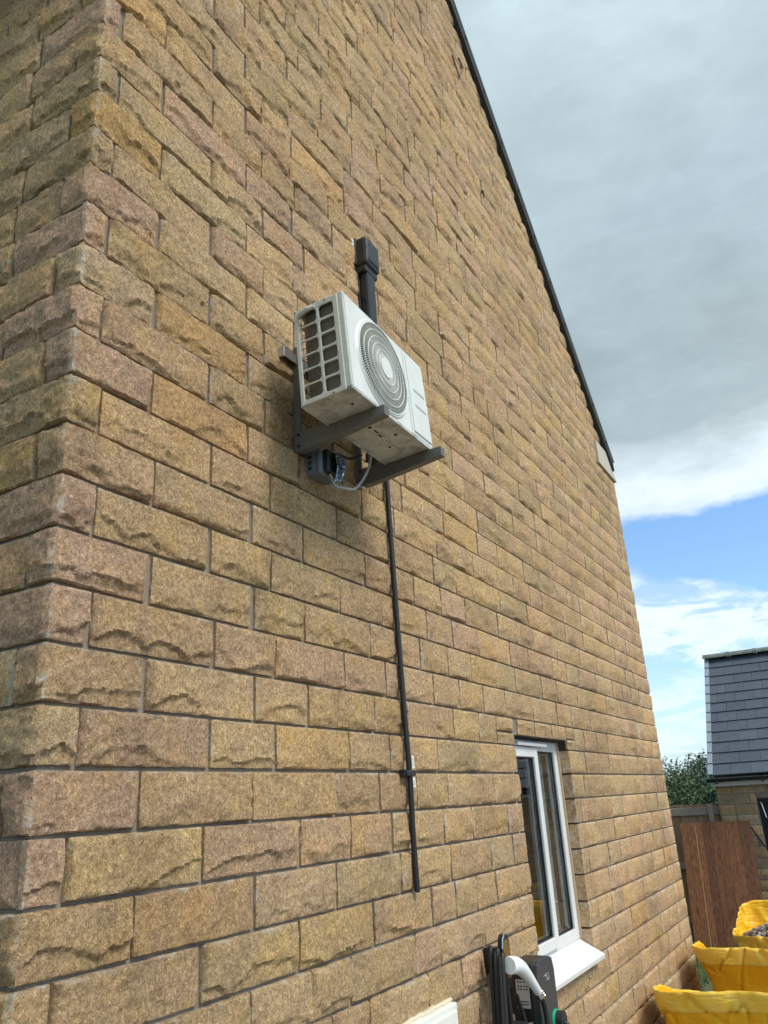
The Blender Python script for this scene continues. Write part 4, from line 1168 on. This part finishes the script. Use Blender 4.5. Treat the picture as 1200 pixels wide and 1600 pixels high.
# ------------------------------------------------------------------ yellow bulk bags
def bag(label, x0, x1, y0, y1, rimf, seed, lean=.04, wr=1.0, group='yellow bulk bags standing along the house'):
    b = thing('bulk_bag', label, 'bag', ((x0 + x1) / 2, (y0 + y1) / 2, GROUND), group)
    n = 240; nl = 56; cx, cy = (x0 + x1) / 2, (y0 + y1) / 2; hx, hy = (x1 - x0) / 2, (y1 - y0) / 2
    V = np.zeros((nl, n, 3))
    A_ = np.linspace(0, 2 * np.pi, n, endpoint=False)
    ex_ = 5.0
    cr = (np.abs(np.cos(A_)) ** ex_ + np.abs(np.sin(A_)) ** ex_) ** (-1 / ex_)
    for i in range(nl):
        t = i / (nl - 1)
        zr = np.array([rimf(math.cos(a), math.sin(a)) for a in A_])
        z = GROUND + .005 + t * (zr - GROUND)
        bul = .90 - .05 * math.sin(min(max((t - .45) / .4, 0), 1) * math.pi) + .09 * sstep(.72, 1, t)
        x = cx + hx * cr * np.cos(A_) * bul; y = cy + hy * cr * np.sin(A_) * bul
        s = A_ * 3.1
        w1 = (fbm(s * .55 + t * 1.2 + seed, t * 1.6 + s * .15, seed, 2) - .5)
        ridg = np.abs(fbm(s * 1.0 - t * 3.0 + seed, t * 2.4 + s * .6, seed + 7, 2) - .5) * 2
        dsp = (.10 * w1 - .040 * (1 - ridg) ** 14 + .010 * (fbm(s * 4, t * 9 + s * 2, seed + 3, 2) - .5)) * wr * (.35 + .65 * t)
        nx_, ny_ = np.cos(A_), np.sin(A_)
        V[i, :, 0] = x + nx_ * dsp - lean * t ** 3 * (nx_ < 0); V[i, :, 1] = y + ny_ * dsp; V[i, :, 2] = z + .012 * t * (fbm(s * 3, s * 0 + t * 2, seed + 5, 2) - .5)
    def sub(i0, i1, grow):
        P = V[i0:i1 + 1].copy()
        if grow:
            d_ = P - np.array([cx, cy, 0]); d_[..., 2] = 0; d_ /= np.linalg.norm(d_, axis=-1, keepdims=True); P += d_ * grow
        m_ = P.shape[0]; idx = np.arange(m_ * n).reshape(m_, n)
        F = [(int(idx[i, j]), int(idx[i, (j + 1) % n]), int(idx[i + 1, (j + 1) % n]), int(idx[i + 1, j])) for i in range(m_ - 1) for j in range(n)]
        return P.reshape(-1, 3), F
    P, F = sub(0, nl - 1, 0); body = put('body', P, F, 'bag_yellow', b, smooth=True, fix=False)
    sm = body.modifiers.new('thick', 'SOLIDIFY'); sm.thickness = .002; sm.offset = -1
    P, F = sub(nl - 8, nl - 1, .004); P[-n:, 2] += .004
    hem = put('hem', P, F, 'bag_hem', b, smooth=True, fix=False); sm = hem.modifiers.new('thick', 'SOLIDIFY'); sm.thickness = .002; sm.offset = 1
    # lifting loops at two corners
    for sx, sy in ((-1, -1), (1, -1)):
        px_, py_ = cx + sx * hx * .86, cy + sy * hy * .86
        mb = MB(); pts = spline([(px_, py_ + .05, -1.10), (px_ - .02, py_ + .04, -.93), (px_ - .03, py_, -.80 - .02 * sx), (px_ - .02, py_ - .05, -.95), (px_, py_ - .06, -1.10)], 5)
        for a, c_ in zip(pts[:-1], pts[1:]):
            mb.add([(a[0] - .02, a[1], a[2]), (a[0] + .02, a[1], a[2]), (c_[0] + .02, c_[1], c_[2]), (c_[0] - .02, c_[1], c_[2])], [(0, 1, 2, 3)])
        o = mb.build('lifting_loop', 'bag_hem', b); sm = o.modifiers.new('thick', 'SOLIDIFY'); sm.thickness = .004
    # contents
    return b
bag('nearest yellow bulk bag in the bottom right corner, its folded rim drooping left', 4.72, 5.66, -1.06, -.10, lambda c, s: -.945 + .055 * max(-c, 0) + .02 * s * -1 - .17 * max(c, 0), 3)
bag('middle yellow bulk bag close to the far house corner, rounded creased side', 6.12, 7.02, -1.10, -.12, lambda c, s: -.905 + .03 * max(-c, 0) - .17 * max(c, 0), 14)
bag('open yellow bulk bag filled with gravel, furthest of those in a row', 7.42, 8.34, -1.20, -.24, lambda c, s: -.985 + .19 * sstep(.0, .9, c) + .02 * max(-s, 0), 25, wr=.7)
bag('yellow bulk bag apart from the row, facing the window across the paving', 8.5, 9.4, -2.75, -1.75, lambda c, s: -.90 - .03 * c, 36)
# gravel inside the third bag
Vs, Fs, Ts = [], [], []; b0 = 0
ico = bmesh.new(); bmesh.ops.create_icosphere(ico, subdivisions=1, radius=1); iv = np.array([v.co[:] for v in ico.verts]); ifc = np.array([[v.index for v in f.verts] for f in ico.faces]); ico.free()
r = np.random.RandomState(4)
for k in range(1500):
    p = np.array([r.uniform(7.47, 8.28), r.uniform(-1.15, -.29), 0]); rr0 = np.hypot((p[0] - 7.88) / .42, (p[1] + .72) / .45)
    p[2] = -1.075 + .13 * max(0, 1 - rr0 ** 2) + r.uniform(-.01, .015)
    sc = r.uniform(.010, .024) * (1 + r.uniform(-.3, .3, 3))
    Vs.append(iv * sc * (1 + r.uniform(-.15, .15, iv.shape)) + p); Fs.append(ifc + b0); b0 += len(iv)
    cc = np.array([[.30, .25, .20], [.20, .15, .11], [.38, .34, .30], [.14, .12, .11]][r.randint(4)]) * r.uniform(.7, 1.2); Ts.append(np.repeat(cc[None], len(iv), 0))
gv = put('gravel', np.concatenate(Vs), np.concatenate(Fs).tolist(), 'gravel', None, fix=False); tinted(gv, np.concatenate(Ts))
tag(gv, 'brown gravel heaped inside the open yellow bag', 'gravel', kind='stuff')
mb = MB(); mb.box((7.5, -1.14, GROUND + .02), (8.26, -.3, -1.09), .05); tag(mb.build('gravel_bulk', 'soil'), 'the packed gravel filling under the surface of the open bag', 'gravel', kind='stuff')

# ------------------------------------------------------------------ trees behind the fence
def tree(name, label, base, h, lobes, nleaf, leaf, cols, seed, spikes=0, cat='tree', group=None):
    t = thing(name, label, cat, base, group); r = np.random.RandomState(seed); bx, by, bz = base
    mb = MB(); pts = [(bx, by, bz), (bx + .05, by, bz + h * .25), (bx - .05, by + .1, bz + h * .5), (bx, by, bz + h * .8)]
    mb.tube(spline(pts, 4), list(np.linspace(.11, .02, 13)), 8)
    for k in range(9):
        a = r.uniform(0, 6.28); z = bz + h * r.uniform(.2, .6); q = r.uniform(.5, 1.2)
        mb.tube([(bx, by, z), (bx + q * .5 * math.cos(a), by + q * .5 * math.sin(a), z + q * .4), (bx + q * math.cos(a), by + q * math.sin(a), z + q)], [.035, .022, .008], 6)
    mb.build('trunk', 'bark', t)
    C_ = []; sz = []
    for (lx, ly_, lz_, rx, ry, rz, wgt) in lobes:
        m_ = int(nleaf * wgt); d_ = r.normal(size=(m_, 3)); d_ /= np.linalg.norm(d_, axis=1, keepdims=True)
        rad = r.uniform(.35, 1, (m_, 1)) ** .5
        lump = .72 + .55 * fbm(d_[:, 0] * 2.5 + 9 + lx, d_[:, 1] * 2.5 + d_[:, 2] * 2.1 + 9, seed, 3)
        C_.append(np.array([bx + lx, by + ly_, bz + lz_]) + d_ * rad * lump[:, None] * np.array([rx, ry, rz])); sz.append(np.full(m_, leaf))
    for k in range(spikes):
        a = r.uniform(-1, 1); lb = lobes[r.randint(len(lobes))]; p0 = np.array([bx + lb[0] + r.uniform(-.5, .5) * lb[3], by + lb[1] + r.uniform(-.9, .9) * lb[4], bz + lb[2] + lb[5] * .75])
        m_ = 60; t_ = r.uniform(0, 1, m_); L_ = r.uniform(.25, .65)
        C_.append(p0 + np.stack([t_ * 0, a * .25 * t_ * L_ * 2, t_ * L_], 1) + r.normal(0, .028, (m_, 3)) * (1.3 - t_[:, None])); sz.append(np.full(m_, leaf * .8))
    P = np.concatenate(C_); sz = np.concatenate(sz); n = len(P)
    u = r.normal(size=(n, 3)); u /= np.linalg.norm(u, axis=1, keepdims=True); w = np.cross(u, r.normal(size=(n, 3))); w /= np.linalg.norm(w, axis=1, keepdims=True)
    s_ = (sz * r.uniform(.6, 1.3, n))[:, None]
    V = np.stack([P - u * s_, P + w * s_ * .42, P + u * s_, P - w * s_ * .42], 1).reshape(-1, 3)
    F = np.arange(n * 4).reshape(-1, 4)
    c = np.array(cols)[r.randint(len(cols), size=n)] * r.uniform(.65, 1.35, (n, 1))
    o = put('crown', V, F.tolist(), 'leaf', t, fix=False); tinted(o, np.repeat(c, 4, 0))
    return t
TG = [(.06, .11, .045), (.08, .135, .06), (.045, .09, .045), (.11, .16, .08)]
TD = [(.045, .08, .05), (.055, .095, .06), (.07, .11, .07)]
tree('bushy_tree', 'light green bushy tree just behind the fence with upright shoots', (17.5, 2.3, GROUND), 2.6,
     [(0, 0, 1.45, 1.1, 1.3, 1.3, .6), (.3, 1.6, 1.6, 1.1, 1.2, 1.25, .25), (-.2, -.9, 1.2, .9, .8, 1.1, .15)], 24000, .035, TG, 2, spikes=26)
tree('round_tree', 'darker blue-green round topped tree beside the garage roof', (21.0, 1.7, GROUND), 2.9,
     [(0, 0, 1.85, 1.1, 1.05, 1.15, .7), (0, -1.1, 1.3, 1.0, .9, 1.1, .3)], 20000, .04, TD, 5)
tree('bushy_tree', 'lower dark shrub tree in the shade against the garage gable', (15.2, .80, GROUND), 2.1,
     [(0, 0, 1.1, .6, .50, .95, 1.0)], 7000, .032, TD, 8)
for k in range(6):
    tree('bushy_tree', ['distant hedge tree filling the gap over the fence, left half', 'distant hedge tree filling the gap over the fence, right half', 'far tree mostly behind the house corner', 'far tree hidden behind the garage roof', 'far tree beyond the garage', 'far tree further along beyond the garage'][k],
         (26 + (k % 2), [3.9, 2.3, 6.0, -.5, -3.5, -6.5][k], GROUND), 2.8, [(0, 0, 1.35, 1.3, 1.5, 1.35, 1.0)], 7000, .06, TD, 20 + k)
